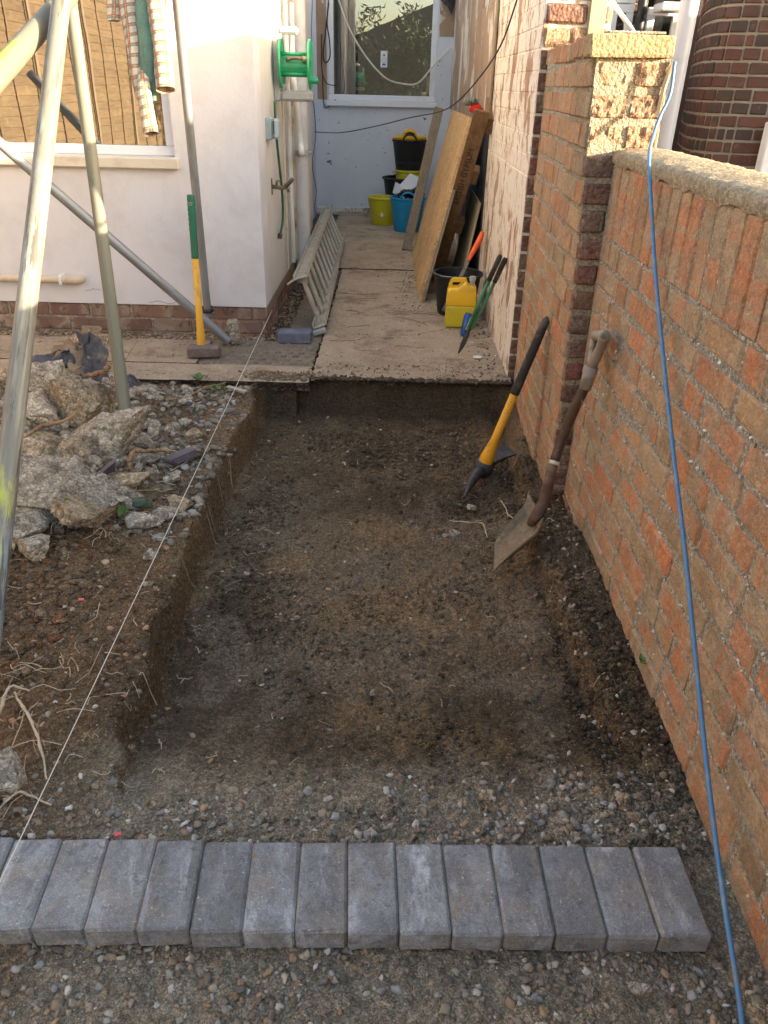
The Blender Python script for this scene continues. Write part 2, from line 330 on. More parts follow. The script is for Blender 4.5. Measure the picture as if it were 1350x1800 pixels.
m_ggrip = material('green_grip', (.015, .13, .07), [((.04, .12, .07), 14, .5, .7)], rough=.5)
m_gtube = material('green_steel_handle', (.03, .17, .07), [((.05, .08, .04), 20, .55, .7)], rough=.4, spec=.5)
m_sledge = material('sledge_iron', (.17, .13, .115), [((.28, .20, .16), 20, .5, .65)], rough=.7, metal=.3, bump=[(40, .002)])
m_alu = material('ladder_alloy', (.42, .385, .31), [((.30, .26, .19), 9, .48, .66), ((.52, .49, .42), 20, .55, .7)], rough=.6, metal=.25, bump=[(60, .001)])
m_galv = material('galvanised_tube', (.24, .25, .25), [((.32, .33, .33), 14, .48, .6, (1, 1, .2)), ((.20, .19, .17), 9, .55, .7, (1, 1, .12))], rough=.5, metal=.45, bump=[(60, .0006)])
m_pole = material('painted_pole', (.15, .145, .12), [((.20, .23, .245), 3, .5, .56, (1.2, 1.2, .35)), ((.42, .46, .04), 2.4, .56, .62, (3, 3, .5), .85), ((.28, .265, .21), 30, .50, .6, (1, 1, .06), .8), ((.06, .06, .05), 45, .55, .61, (1, 1, .10), .85)], rough=.55, spec=.4, metal=.1, bump=[(60, .0008)])
m_pole2 = material('weathered_pole', (.14, .135, .095), [((.18, .175, .13), 8, .45, .6, (1, 1, .1)), ((.33, .38, .03), 2.0, .58, .64, (3, 3, .5), .8), ((.22, .205, .145), 18, .55, .65, (1, 1, .12), .7), ((.10, .11, .09), 5, .64, .66, (1, 1, .4), .8)], rough=.6, spec=.35, metal=.1, bump=[(60, .0008)])
m_bcable = material('blue_cable', (.075, .19, .34), [((.16, .25, .34), 30, .5, .65), ((.2, .17, .13), 12, .60, .68)], rough=.45, spec=.5)
m_string = material('white_string', (.72, .66, .55), rough=.9)
m_sheet = material('black_sheeting', (.028, .029, .038), [((.15, .12, .09), 7, .54, .66), ((.07, .07, .09), 3, .5, .7)], rough=.45, spec=.5, bump=[(14, .012)])
m_card = material('brown_card', (.26, .185, .115), [((.18, .12, .08), 6, .5, .7)], rough=.9, bump=[(20, .004)])
m_slate = material('slate', (.13, .105, .115), [((.10, .10, .15), 4, .5, .6), ((.2, .16, .13), 20, .55, .7)], rough=.7, bump=[(30, .002)])
m_root = material('root', (.28, .17, .085), [((.15, .09, .05), 40, .48, .6), ((.36, .25, .14), 90, .56, .66)], rough=.85, bump=[(80, .002)])
m_rootp = material('pale_root', (.50, .40, .27), [((.32, .24, .16), 20, .5, .65)], rough=.85)
m_wood = material('pale_wood', (.50, .37, .22), [((.36, .26, .15), 12, .5, .65)], rough=.8, bump=[(60, .002)])
m_leaf = material('green_leaf', (.11, .19, .06), rough=.6)
m_weed = material('weed_leaf', (.09, .15, .04), [((.14, .2, .06), 20, .5, .6)], rough=.7)
m_post = material('yellow_timber_post', (.50, .40, .20), [((.40, .31, .15), 6, .5, .65, (4, 4, .4))], rough=.8, bump=[(30, .002)])
m_fence = material('fence_slat_wood', (.20, .14, .078), [((.14, .095, .055), 10, .45, .65, (.3, .3, 4)), ((.26, .18, .095), 5, .55, .7)], rough=.8, hsv=(0, .12), bump=[(12, .004, (.5, .5, 6))])
m_dark = material('dark_interior', (.02, .018, .016), rough=.9)
m_curt = material('grey_curtain', (.07, .06, .05), [((.09, .08, .07), 8, .45, .6, (4, 4, .2))], rough=.9)
m_cream2 = material('cream_cord', (.6, .52, .38), rough=.8)
m_red = material('red_cuff', (.62, .02, .015), rough=.7)
m_glove = material('grey_glove', (.27, .28, .23), [((.17, .17, .14), 18, .5, .65)], rough=.9, bump=[(60, .003)])
m_canb = material('blue_can', (.02, .09, .30), [((.05, .14, .38), 6, .5, .6)], rough=.3, metal=.5)
m_silver = material('silver_can', (.60, .62, .66), rough=.3, metal=.7)
m_canred = material('red_print', (.6, .02, .03), rough=.4)
m_ink = material('stencil_ink', (.035, .025, .018), rough=.9)
m_quilt = material('green_quilted_lining', (.09, .17, .115), [((.13, .23, .16), 8, .45, .65)], rough=.45, spec=.5, bump=[(14, .02), (50, .006)])
m_bark = material('bark', (.12, .09, .06), rough=.9, bump=[(14, .02)])
m_crown = material('tree_leaves', (.03, .05, .016), [((.07, .09, .03), 3, .5, .6)], rough=.6)
m_tile = material('roof_tile', (.19, .08, .05), [((.12, .06, .045), 6, .5, .65)], rough=.85)
def plaid(name, c0, c1, c2, c3):
    mt = bpy.data.materials.new(name); mt.use_nodes = True; t = mt.node_tree; b = t.nodes['Principled BSDF']; L = t.links.new
    uv = NN(t, 'UVMap'); sx = NN(t, 'SeparateXYZ'); L(uv.outputs[0], sx.inputs[0]); cur = NN(t, 'RGB').outputs[0]; cur.default_value = (*c0, 1)
    for ax, fr, lo, c, f in ((0, 1, .62, c1, .7), (1, 1, .62, c1, .7), (0, 1, .92, c2, .85), (1, 1, .92, c2, .85), (0, 2, .86, c3, .6), (1, 2, .86, c3, .6)):
        ml = NN(t, 'Math', operation='MULTIPLY'); L(sx.outputs[ax], ml.inputs[0]); ml.inputs[1].default_value = fr
        ad = NN(t, 'Math', operation='ADD'); L(ml.outputs[0], ad.inputs[0]); ad.inputs[1].default_value = {.62: 0, .92: .25, .86: .4}[lo]
        fr_ = NN(t, 'Math', operation='FRACT'); L(ad.outputs[0], fr_.inputs[0])
        gt = NN(t, 'Math', operation='GREATER_THAN'); L(fr_.outputs[0], gt.inputs[0]); gt.inputs[1].default_value = lo
        m2 = NN(t, 'Math', operation='MULTIPLY'); L(gt.outputs[0], m2.inputs[0]); m2.inputs[1].default_value = f
        mix = NN(t, 'Mix', data_type='RGBA'); L(m2.outputs[0], mix.inputs[0]); L(cur, mix.inputs[6]); mix.inputs[7].default_value = (*c, 1); cur = mix.outputs[2]
    L(cur, b.inputs['Base Color']); b.inputs['Roughness'].default_value = .95; b.inputs['Specular IOR Level'].default_value = .1
    return mt
m_plaidl = plaid('plaid_flannel', (.52, .48, .40), (.10, .13, .10), (.50, .04, .03), (.55, .34, .12))
m_plaidd = m_plaidl
def glass(name, fac, dark=(.75, .8, .8)):
    mt = bpy.data.materials.new(name); mt.use_nodes = True; t = mt.node_tree; L = t.links.new; t.nodes.remove(t.nodes['Principled BSDF'])
    tr = NN(t, 'BsdfTransparent'); tr.inputs[0].default_value = (*dark, 1); gl = NN(t, 'BsdfGlossy'); gl.inputs['Roughness'].default_value = .006; gl.inputs[0].default_value = (.95, .97, 1, 1)
    tc = NN(t, 'TexCoord'); n = NN(t, 'TexNoise'); n.inputs['Scale'].default_value = 2.2; n.inputs['Detail'].default_value = 1; L(tc.outputs['Object'], n.inputs['Vector'])
    bp = NN(t, 'Bump'); bp.inputs['Distance'].default_value = .0007; L(n.outputs['Fac'], bp.inputs['Height']); L(bp.outputs[0], gl.inputs['Normal'])
    mx = NN(t, 'MixShader'); mx.inputs[0].default_value = fac; L(tr.outputs[0], mx.inputs[1]); L(gl.outputs[0], mx.inputs[2])
    L(mx.outputs[0], t.nodes['Material Output'].inputs[0]); return mt
m_glass = glass('window_glass', .27, (.45, .45, .42)); m_glassb = glass('back_window_glass', .20)
# ------------------------------------------------------------------ soil height field
WX = .765      # face of the garden wall
def XL(y): return np.interp(y, [1.2, 1.35, 1.8, 2.4, 3.1, 3.9, 4.3], [-.60, -.625, -.668, -.68, -.694, -.70, -.71])
def XR(y): return np.interp(y, [1.2, 1.33, 1.54, 2.0, 2.47, 3.0, 3.6, 4.2], [.70, .69, .65, .60, .56, .60, .65, .67])
def ss(a, b, x): t = np.clip((x-a)/(b-a), 0, 1); return t*t*(3-2*t)
def height(X, Y, fine=True):
    wob = .022*fbm(X*.3, Y, .18, 3, 5)+.012*fbm(X, Y, .05, 2, 9)
    floor = -.055-.10*ss(1.25, 1.75, Y)-.06*ss(2.0, 3.6, Y)-.03*ss(3.6, 4.2, Y)+.05*ss(3.75, 4.2, Y)
    floor = floor+.018*fbm(X, Y, .35, 3, 21)+.035*np.exp(-((X-.55)**2/.01))*ss(1.6, 2.2, Y)
    # upper ground left of the trench
    d = XL(Y)-X
    left = -.01+.03*fbm(X, Y, .3, 3, 31)+.13*ss(.10, .9, d)*ss(1.9, 2.6, Y)*(1-ss(3.5, 4.0, Y))+.03*ss(.5, 1.2, d)
    left = left-.05*(1-ss(1.1, 1.5, Y))-.035*(1-ss(3.85, 3.6, Y))*0
    left = left-.05*ss(3.7, 4.0, Y)*ss(0, .3, d)*0
    ledge = -.055+.02*fbm(X, Y, .12, 3, 41)-.04*ss(2.5, 2.9, Y)
    sl = ss(-.010, .014, d+wob*1.3)
    sr = ss(-.02, .03, X-XR(Y)+wob)
    tr = ss(1.20, 1.36, Y+.05*vnoise(X, Y, .25, 3))          # front lip
    z = floor*(1-sl)+left*sl
    z = z*(1-sr)+ledge*sr
    front = -.05+.008*fbm(X, Y, .2, 3, 51)
    z = front*(1-tr)+z*tr
    z = np.where(Y < 1.19, np.minimum(z, front-.0), z)
    # a lower tongue under the paver row and the drive in front of it
    z = np.where((Y < 1.15) & (X < .70), -.058+.006*fbm(X, Y, .12, 3, 61), z)
    back = ss(4.10, 4.19, Y+.03*fbm(X, Y, .15, 3, 12)+.02*vnoise(X, Y, .06, 8)+np.where(X < -.5, .07, 0)); z = z*(1-back)+(-.032)*back
    if fine:
        z = z+.011*fbm(X, Y, .045, 3, 71)+.0045*vnoise(X, Y, .017, 81)+.003*np.maximum(0, vnoise(X, Y, .022, 91))
    return z
gx = np.arange(-3.2, .83, .0085); gy = np.arange(.45, 4.26, .0085)
GX, GY = np.meshgrid(gx, gy); GZ = height(GX, GY)
dark = np.array([.115, .080, .048]); mid = np.array([.215, .150, .092]); och = np.array([.30, .190, .095]); gry = np.array([.235, .182, .125]); tan = np.array([.36, .295, .205])
def mixc(a, b, t): return a*(1-t[..., None])+b*t[..., None]
def soilcol(GX, GY, GZ=None, slope=None):
    n1 = ss(-.25, .35, fbm(GX, GY, .5, 4, 101)); n2 = ss(.05, .5, fbm(GX, GY, .3, 4, 111)); n3 = ss(-.1, .5, fbm(GX, GY, .12, 3, 121))
    C = mixc(np.broadcast_to(dark, n1.shape+(3,)), np.broadcast_to(mid, n1.shape+(3,)), n1)
    inT = ss(0, .05, GX-XL(GY))*ss(0, .05, XR(GY)-GX)
    C = mixc(C, np.broadcast_to(gry, C.shape), n3*.55*inT)
    C = mixc(C, np.broadcast_to(och, C.shape), n2*.45)
    C = mixc(C, np.broadcast_to(och*.85, C.shape), ss(2.9, 3.6, GY)*n3*.6)
    C = mixc(C, np.broadcast_to(tan, C.shape), (1-ss(1.25, 1.5, GY+.15*n1))*.75)
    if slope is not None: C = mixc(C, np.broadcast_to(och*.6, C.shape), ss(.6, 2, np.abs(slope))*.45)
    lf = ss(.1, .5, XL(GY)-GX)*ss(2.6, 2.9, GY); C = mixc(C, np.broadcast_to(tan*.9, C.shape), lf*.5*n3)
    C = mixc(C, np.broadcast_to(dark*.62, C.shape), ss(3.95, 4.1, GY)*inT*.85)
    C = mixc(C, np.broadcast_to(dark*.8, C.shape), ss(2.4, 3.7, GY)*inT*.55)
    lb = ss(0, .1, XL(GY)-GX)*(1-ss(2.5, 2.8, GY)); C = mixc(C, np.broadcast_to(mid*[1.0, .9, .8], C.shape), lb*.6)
    return C
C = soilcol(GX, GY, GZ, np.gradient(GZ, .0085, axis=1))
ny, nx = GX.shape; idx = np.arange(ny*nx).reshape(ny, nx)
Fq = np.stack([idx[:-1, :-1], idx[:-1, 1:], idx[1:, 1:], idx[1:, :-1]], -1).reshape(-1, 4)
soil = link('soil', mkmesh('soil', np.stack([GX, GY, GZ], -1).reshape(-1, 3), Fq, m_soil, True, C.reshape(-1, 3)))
tag(soil, 'dark dug earth with a shallow rectangular trench', kind='structure')
# wide ground around it
mb = MB(); zg = -.040; x0, x1, y0, y1 = -3.2, .825, .455, 4.25; B = 60
for a, b, c, d in ((-B, B, -B, y0), (-B, B, y1, B), (-B, x0, y0, y1), (x1, B, y0, y1)):
    mb.add([(a, c, zg), (b, c, zg), (b, d, zg), (a, d, zg)], [(0, 1, 2, 3)])
tag(mb.build('ground', m_ground), 'brown earth ground around the dig', kind='structure')
# ------------------------------------------------------------------ pebbles and crumbs
def scatter(name, P, S, cols, mat, sub=0, seed=0, sink=.3, flat=.7, rough=.18, smooth=True, label=None, kind='stuff', extra=None):
    """P: (n,2) positions on the soil, S radii"""
    rs = np.random.RandomState(seed); n = len(P); BV, BF = ICO[sub]; nv = len(BV)
    var = []
    for k in range(12):
        q = BV.copy()
        for _ in range(5):
            d = nrm(rs.randn(3)); h = rs.uniform(.45, .9); p = q@d; q = q-np.outer(np.maximum(0, p-h), d)
        q *= 1+rs.uniform(-rough, rough, (nv, 1)); var.append(q)
    var = np.array(var)[rs.randint(0, 12, n)]
    q = rs.randn(n, 4); q /= np.linalg.norm(q, axis=1)[:, None]; a, b, c, d = q.T
    RM = np.stack([1-2*(c*c+d*d), 2*(b*c-a*d), 2*(b*d+a*c), 2*(b*c+a*d), 1-2*(b*b+d*d), 2*(c*d-a*b), 2*(b*d-a*c), 2*(c*d+a*b), 1-2*(b*b+c*c)], -1).reshape(n, 3, 3)
    sc3 = S[:, None]*np.stack([rs.uniform(.8, 1.35, n), rs.uniform(.7, 1.1, n), rs.uniform(.45, .9, n)], -1)
    V = var*sc3[:, None, :]; V = np.einsum('nij,nkj->nki', RM, V); V[..., 2] *= flat
    Z = height(P[:, 0], P[:, 1]) if extra is None else extra
    V[..., 0] += P[:, :1]; V[..., 1] += P[:, 1:2]; V[..., 2] += (Z+S*flat*(1-2*sink)*.6)[:, None]
    F = (BF[None]+(np.arange(n)*nv)[:, None, None]).reshape(-1, 3)
    CC_ = np.repeat(cols[:, None, :], nv, 1).reshape(-1, 3)
    o = link(name, mkmesh(name, V.reshape(-1, 3), F, mat, smooth, CC_)); tag(o, label, kind=kind); return o
def pick(n, pal, seed, var=.25):
    rs = np.random.RandomState(seed); pal = np.array(pal); c = pal[rs.randint(0, len(pal), n)]
    return c*rs.uniform(1-var, 1+var, (n, 1))
STONE = [(.33, .27, .19), (.40, .34, .26), (.26, .20, .14), (.20, .16, .12), (.34, .22, .12), (.26, .24, .21), (.48, .42, .34), (.28, .18, .11), (.20, .155, .11), (.17, .13, .09), (.24, .17, .11)]
GREYST = [(.33, .29, .24), (.27, .25, .22), (.40, .36, .30), (.22, .195, .165), (.30, .23, .16), (.5, .46, .40)]
EARTH = [(.17, .125, .08), (.22, .158, .10), (.13, .094, .06), (.25, .17, .095)]
def area(n, x0, x1, y0, y1, seed, fn=None):
    rs = np.random.RandomState(seed); P = np.stack([rs.uniform(x0, x1, n), rs.uniform(y0, y1, n)], -1)
    if fn is not None: P = P[rs.rand(len(P)) < fn(P[:, 0], P[:, 1])]
    return P
def sizes(n, lo, hi, seed, p=2.2): rs = np.random.RandomState(seed); return lo+(hi-lo)*rs.rand(n)**p
P = area(26000, -1.0, .78, .6, .935, 1, lambda x, y: .35+.65*ss(-.1, .3, fbm(x, y, .15, 2, 131)))
scatter('drive_gravel', P, sizes(len(P), .0011, .0118, 2, 11), pick(len(P), STONE, 3, .35), m_peb, 1, 4, rough=.36, smooth=False, label='mixed grey and tan gravel in front of the paver row')
P = area(24000, -.95, .72, 1.12, 1.62, 11, lambda x, y: (1-ss(1.14, 1.36, y-.17*ss(.1, .5, x)+.05*vnoise(x, y, .1, 5)))*(.4+.6*ss(-.3, .3, vnoise(x, y, .12, 6))))
scatter('edge_gravel', P, sizes(len(P), .0012, .0125, 12, 9), pick(len(P), GREYST+STONE, 13, .35), m_peb, 1, 14, rough=.36, smooth=False, label='pale gravel heaped behind the paver row')
P = area(4200, -.66, .62, 1.35, 4.05, 21, lambda x, y: .35+.65*ss(0, .4, fbm(x, y, .3, 2, 141)))
scatter('trench_pebbles', P, sizes(len(P), .0012, .011, 22, 9), pick(len(P), STONE, 23), m_peb, 1, 24, label='sparse small stones on the trench floor')
P = area(11000, -1.9, -.70, 2.35, 4.02, 31, lambda x, y: .3+.7*ss(-.3, .2, vnoise(x, y, .2, 7)))
scatter('rubble_gravel', P, sizes(len(P), .002, .026, 32, 6), pick(len(P), [(.24, .21, .17), (.20, .18, .15), (.30, .265, .215), (.17, .145, .115), (.24, .18, .12), (.36, .33, .28), (.28, .22, .15), (.16, .125, .09), (.14, .11, .075)], 33), m_peb, 1, 34, sink=.35, rough=.3, smooth=False, label='broken grey stone and mortar bits left of the trench')
P = area(2600, -1.6, -.62, 1.1, 2.5, 35)
scatter('left_bank_stones', P, sizes(len(P), .0018, .014, 36, 8), pick(len(P), STONE+[(.30, .15, .08), (.36, .19, .10), (.18, .12, .08)], 37), m_peb, 1, 38, label='brown and rust stones in the soil heap at left')
P = area(95000, -1.7, .76, 1.2, 4.12, 41, lambda x, y: .10+.9*ss(-.05, .35, fbm(x, y, .22, 4, 145)))
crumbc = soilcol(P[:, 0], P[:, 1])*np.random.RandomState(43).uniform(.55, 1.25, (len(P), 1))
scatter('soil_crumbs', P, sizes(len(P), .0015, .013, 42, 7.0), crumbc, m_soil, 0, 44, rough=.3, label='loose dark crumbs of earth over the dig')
P = area(5000, .55, .77, 1.15, 2.95, 45); scatter('ledge_crumbs', P, sizes(len(P), .003, .016, 46, 4), soilcol(P[:, 0], P[:, 1])*np.random.RandomState(47).uniform(.6, 1.2, (len(P), 1)), m_soil, 1, 48, rough=.3, label='earth clods on the ledge beside the garden wall')
P = area(380, .58, .76, 1.15, 2.9, 49); scatter('ledge_stones', P, sizes(len(P), .003, .013, 50, 3), pick(len(P), STONE+[(.5, .36, .27), (.55, .45, .36)], 51), m_peb, 1, 52, label='pale chips on the earth ledge by the garden wall')
P = area(500, -.6, .6, 3.3, 3.9, 53, lambda x, y: ss(.2, .0, np.abs(x-.15)-.15)+.15); scatter('dark_clods', P, sizes(len(P), .008, .024, 54, 3), pick(len(P), EARTH[:3], 55), m_soil, 2, 56, rough=.12, label='larger dark clods at the far end of the trench')
P = area(300, -1.6, -.55, 3.0, 4.0, 157); P[:, 0] = -P[:, 0]*0-1.35+np.random.RandomState(9).uniform(-.55, .42, len(P)); P[:, 1] = 2.55+np.random.RandomState(10).uniform(0, 1.35, len(P)); scatter('rubble_chunks', P, sizes(len(P), .018, .055, 158, 2), pick(len(P), [(.30, .255, .19), (.24, .20, .15), (.34, .30, .24), (.27, .20, .13)], 159), m_lump, 2, 160, rough=.12, smooth=False, flat=.75, label='broken concrete and stone pieces packed between the big lumps')
P = area(900, -1.6, -.9, 1.6, 2.5, 57); scatter('heap_clods', P, sizes(len(P), .008, .024, 58, 3), pick(len(P), EARTH+[(.2, .1, .055), (.15, .10, .06)], 59), m_soil, 2, 60, rough=.12, label='rusty brown clods in the heap at left edge')
# ------------------------------------------------------------------ paver edging
ed = empty('paver_edging', 'row of charcoal block pavers laid across the front of the trench', 'block edging')
def pavm(seed, L=.206, W=.0998, H=.055):
    rs = np.random.RandomState(seed); V, F = cbox((-W/2, -L/2, -H), (W/2, L/2, 0), .005); V = V+rs.uniform(-.0014, .0014, V.shape); return mkmesh('paver', V, F, m_paver)
pavmesh = [pavm(i) for i in range(5)]
fA, fB, bA, bB = onz(52, 1632), onz(1255, 1648), onz(109, 1472), onz(1193, 1487)
for i in range(-3, 13):
    t = (i+.5)/13; f_ = fA+(fB-fA)*t; b_ = bA+(bB-bA)*t; c = (f_+b_)/2; ang = math.atan2(-(b_-f_)[0], (b_-f_)[1])
    o = link('paver', pavmesh[i % 5], ed, (c[0], c[1], random.uniform(-.003, .002)), (random.uniform(-.010, .010), random.uniform(-.008, .008), ang+random.uniform(-.008, .008)))
mb = MB(); mb.box((-1.0, .935, -.07), (.655, 1.118, -.0095), .004); mb.build('bedding_sand', material('joint_sand', (.24, .19, .13), [((.12, .09, .06), 60, .5, .7)], rough=.95, bump=[(200, .003)]), ed, rot=(0, 0, 0))
# ------------------------------------------------------------------ concrete path
pt = link('concrete_path', None); tag(pt, 'worn beige concrete path leading into the alley', kind='structure')
m_cside = material('soil_stained_concrete', (.11, .08, .05), [((.2, .15, .1), 12, .5, .65), ((.05, .04, .028), 20, .5, .65)], rough=.95, bump=[(30, .012), (90, .006)], grain=((60, .5), (200, .5)), gbump=1.)
def slab(x0, x1, y0, y1, z=0, m_=m_conc, th=.06, seed=0, rough=.008):
    rs = np.random.RandomState(seed); nx_, ny_ = max(3, int((x1-x0)/.03)), max(3, int((y1-y0)/.03))
    X, Y = np.meshgrid(np.linspace(x0, x1, nx_), np.linspace(y0, y1, ny_))
    Z = z+.003*fbm(X, Y, .4, 4, seed+3)+.0008*vnoise(X, Y, .03, seed); e = (X <= x0+1e-5) | (X >= x1-1e-5) | (Y <= y0+1e-5) | (Y >= y1-1e-5); Z = Z-e*(.0045 if rough > .002 else .001)
    X = X+e*rs.uniform(-rough, rough, X.shape)*((X <= x0+1e-5)*1-(X >= x1-1e-5)*1+((Y <= y0+1e-5) | (Y >= y1-1e-5))*.3); Y = Y+rough*2.6*fbm(X, Y, .12, 4, seed+9)*(Y <= y0+1e-5)
    id_ = np.arange(nx_*ny_).reshape(ny_, nx_); F = [tuple(q) for q in np.stack([id_[:-1, :-1], id_[:-1, 1:], id_[1:, 1:], id_[1:, :-1]], -1).reshape(-1, 4)]
    V = list(np.stack([X, Y, Z], -1).reshape(-1, 3)); ring = list(id_[0, :])+list(id_[1:, -1])+list(id_[-1, -2::-1])+list(id_[-2:0:-1, 0]); n0 = len(V); k = len(ring)
    for lvl in range(1, 4):
        for q in ring: v = V[q]; V.append((v[0]+rs.uniform(-.006, .006), v[1]+rs.uniform(-.012, .006)+.008*lvl*(v[1] < y0+.03), z-th*lvl/3))
    prev = ring
    for lvl in range(3):
        cur = list(range(n0+lvl*k, n0+(lvl+1)*k))
        for q in range(k): F.append((prev[(q+1) % k], prev[q], cur[q], cur[(q+1) % k]))
        prev = cur
    me = mkmesh('slab', V, F, m_, True); me.materials.append(m_cside); nt_ = (nx_-1)*(ny_-1); me.polygons.foreach_set('material_index', np.array([0]*nt_+[1]*(len(F)-nt_), dtype=np.int32)); me.set_sharp_from_angle(angle=R(50)); return link('slab', me, pt)
slab(-.425, .70, 4.165, 7.07, 0, seed=1); slab(-.66, .69, 7.09, 10.58, .004, seed=2); slab(-.665, -.437, 4.86, 7.07, -.01, m_concg, seed=3)
slab(-3.6, -.437, 4.06, 4.344, 0, seed=5); slab(-3.6, -1.119, 4.347, 4.80, 0, seed=5, rough=.001)
cov = slab(-1.115, -.437, 4.352, 4.845, -.004, m_concg, seed=4); cov['label'] = 'slab with rows of raised dimples'
mb = MB()
for i in range(9):
    for j in range(7):
        mb.lathe([(.021, -.006), (.019, .003), (.012, .0045), (0.0001, .005)], 8, (-1.06+i*.072+(j % 2)*.03, 4.39+j*.066, -.002))
mb.build('dimple', m_concg, cov, True)
tag(cov.children[0], kind='stuff')
# loose debris on the path
def flatscatter(name, n, x0, x1, y0, y1, z, lo, hi, pal, seed, label, sub=0, fn=None, flat=.6, p=3):
    P = area(n, x0, x1, y0, y1, seed, fn); return scatter(name, P, sizes(len(P), lo, hi, seed+1, p), pick(len(P), pal, seed+2), m_peb, sub, seed+3, extra=np.full(len(P), z), flat=flat, label=label)
LIT = [(.12, .08, .05), (.2, .14, .08), (.08, .055, .035), (.26, .19, .12), (.3, .24, .18)]
flatscatter('path_crumbs', 1500, -1.6, .66, 4.12, 8.5, .001, .0012, .0075, LIT, 70, 'tiny crumbs of dirt strewn over the concrete path')
flatscatter('wall_debris', 1000, .38, .675, 4.2, 6.8, .002, .002, .012, LIT+[(.7, .66, .6)], 74, 'dirt and paint flakes at the foot of the white wall', fn=lambda x, y: ss(.42, .66, x))
flatscatter('gutter_litter', 2600, -.79, -.655, 4.86, 8.0, -.035, .004, .018, LIT, 78, 'leaf litter in the gutter beside the white side wall', 0, p=2)
flatscatter('plinth_gravel', 6500, -3.0, -.8, 4.79, 4.99, -.022, .004, .014, LIT+[(.22, .15, .10), (.35, .28, .2)], 82, 'brown gravel along the foot of the house plinth', 1, p=1.6)
flatscatter('edge_soil', 900, -.9, -.35, 4.08, 4.22, .003, .003, .014, EARTH, 86, 'lumps of soil on the broken path edge', 1, fn=lambda x, y: ss(.25, .05, np.abs(x+.6)))
flatscatter('edge_clods', 2600, -.5, .69, 4.125, 4.20, -.006, .003, .017, [(.07, .05, .032), (.10, .072, .046), (.055, .042, .03)], 186, 'dark earth clods along the broken front edge of the path', 1, p=2.5, fn=lambda x, y: ss(4.20, 4.15, y)*(.4+.6*ss(-.1, .3, vnoise(x, y, .07, 3))))
flatscatter('edge_clods', 600, -.5, .69, 4.17, 4.40, .003, .0015, .009, LIT, 187, 'small dirt crumbs scattered near the front edge of the path', 0)
flatscatter('board_foot_dirt', 900, .05, .33, 5.6, 8.8, .003, .002, .010, LIT, 90, 'dirt and twigs under the leaning boards', 0, fn=lambda x, y: ss(.2, .02, np.abs(x-.2)))
mb = MB()
rs = np.random.RandomState(5)
for k in range(46):
    x, y = rs.uniform(-.4, .55), rs.uniform(4.6, 7.4); a = rs.uniform(-.7, .7); l = rs.uniform(.06, .35)
    pp = [(x, y, .004)]
    for q in range(4): a += rs.uniform(-.4, .4); pp.append((pp[-1][0]+l/4*math.cos(a), pp[-1][1]+l/4*math.sin(a), .004+rs.uniform(0, .004)))
    mb.tube(pp, rs.uniform(.0008, .002), 5)
tag(mb.build('twigs', m_root), 'thin dry twigs strewn across the concrete path', kind='stuff')
# ------------------------------------------------------------------ brick helpers
def brickmesh(L, H, D, mat, seed, ch=.005, jit=.0022):
    rs = np.random.RandomState(seed); V, F = cbox((-L/2, 0, -H/2), (L/2, D, H/2), ch); V = V+rs.uniform(-jit, jit, V.shape); return mkmesh('brick', V, F, mat)
def bset(L, H, D, mat, n=5, **k): return [brickmesh(L, H, D, mat, i+int(L*1000), **k) for i in range(n)]
def strip(name, x0, x1, y0, y1, z0, z1, mat, parent, amp=.004, step=.03):
    mb = MB(); mb.box((x0, y0, z0), (x1, y1, z1), .002); return mb.build(name, mat, parent)
# ------------------------------------------------------------------ garden wall (face at x = WX, bricks look along -X)
gw = empty('garden_wall', 'weathered orange and buff brick garden wall on the right with mortar top', 'brick wall')
strip('mortar_core', WX+.0035, WX+.215, -4.0, 2.952, -.4, 1.215, m_mortar, gw)
CP = .0867; BL = .265
st = bset(BL-.014, CP-.014, .09, m_brick, 9, ch=.007, jit=.0035); hd = bset(.118, CP-.012, .09, m_brick); sdm = bset(.235, .076, .09, m_brick)
RZ = R(-90)  # local +y (depth) -> +x world ; local x (length) -> -y
for k in range(13):
    zc = .98-CP*(k+.5)
    y = 2.945+(0 if k % 2 else -.13)+random.uniform(-.02, .02)
    if k % 2 == 0: link('brick', random.choice(hd), gw, (WX+random.uniform(-.002, .002), 2.88, zc), (0, 0, RZ))
    while y > (.55 if k > 5 else .95):
        hdr = random.random() < .16; L = .13 if hdr else BL
        link('brick', random.choice(hd if hdr else st), gw, (WX+random.uniform(-.003, .001), y-L/2, zc+random.uniform(-.002, .002)), (random.uniform(-.006, .006), random.uniform(-.008, .008), RZ+random.uniform(-.01, .01)))
        y -= L
y = 2.90; k = 0
while y > 1.05:
    p = .0875+random.uniform(-.003, .003)
    link('brick', random.choice(sdm), gw, (WX-.001+random.uniform(-.003, .0005), y-p/2, 1.1), (0, R(90)+random.uniform(-.02, .02), RZ), (1, 1, (p-.010)/.076)); y -= p
rs = np.random.RandomState(31); n = 1100; P = np.stack([rs.uniform(.85, 2.93, n), np.zeros(n)], -1); zz_ = .98-CP*rs.randint(0, 13, n)+rs.normal(0, .003, n)
vj = rs.rand(n) < .28; zz_[vj] = rs.uniform(-.05, 1.2, vj.sum())
PP = np.stack([np.full(n, WX+.0005), P[:, 0]], -1)
jl = scatter('joint_crumbs', PP, sizes(n, .0015, .0055, 32, 2.5), pick(n, [(.70, .66, .58), (.5, .45, .36), (.62, .56, .46), (.36, .30, .22)], 33), m_peb, 1, 34, extra=zz_, flat=1., rough=.3, smooth=False, label='pale lumps of old mortar standing in the joints'); jl.parent = gw; del jl['label']
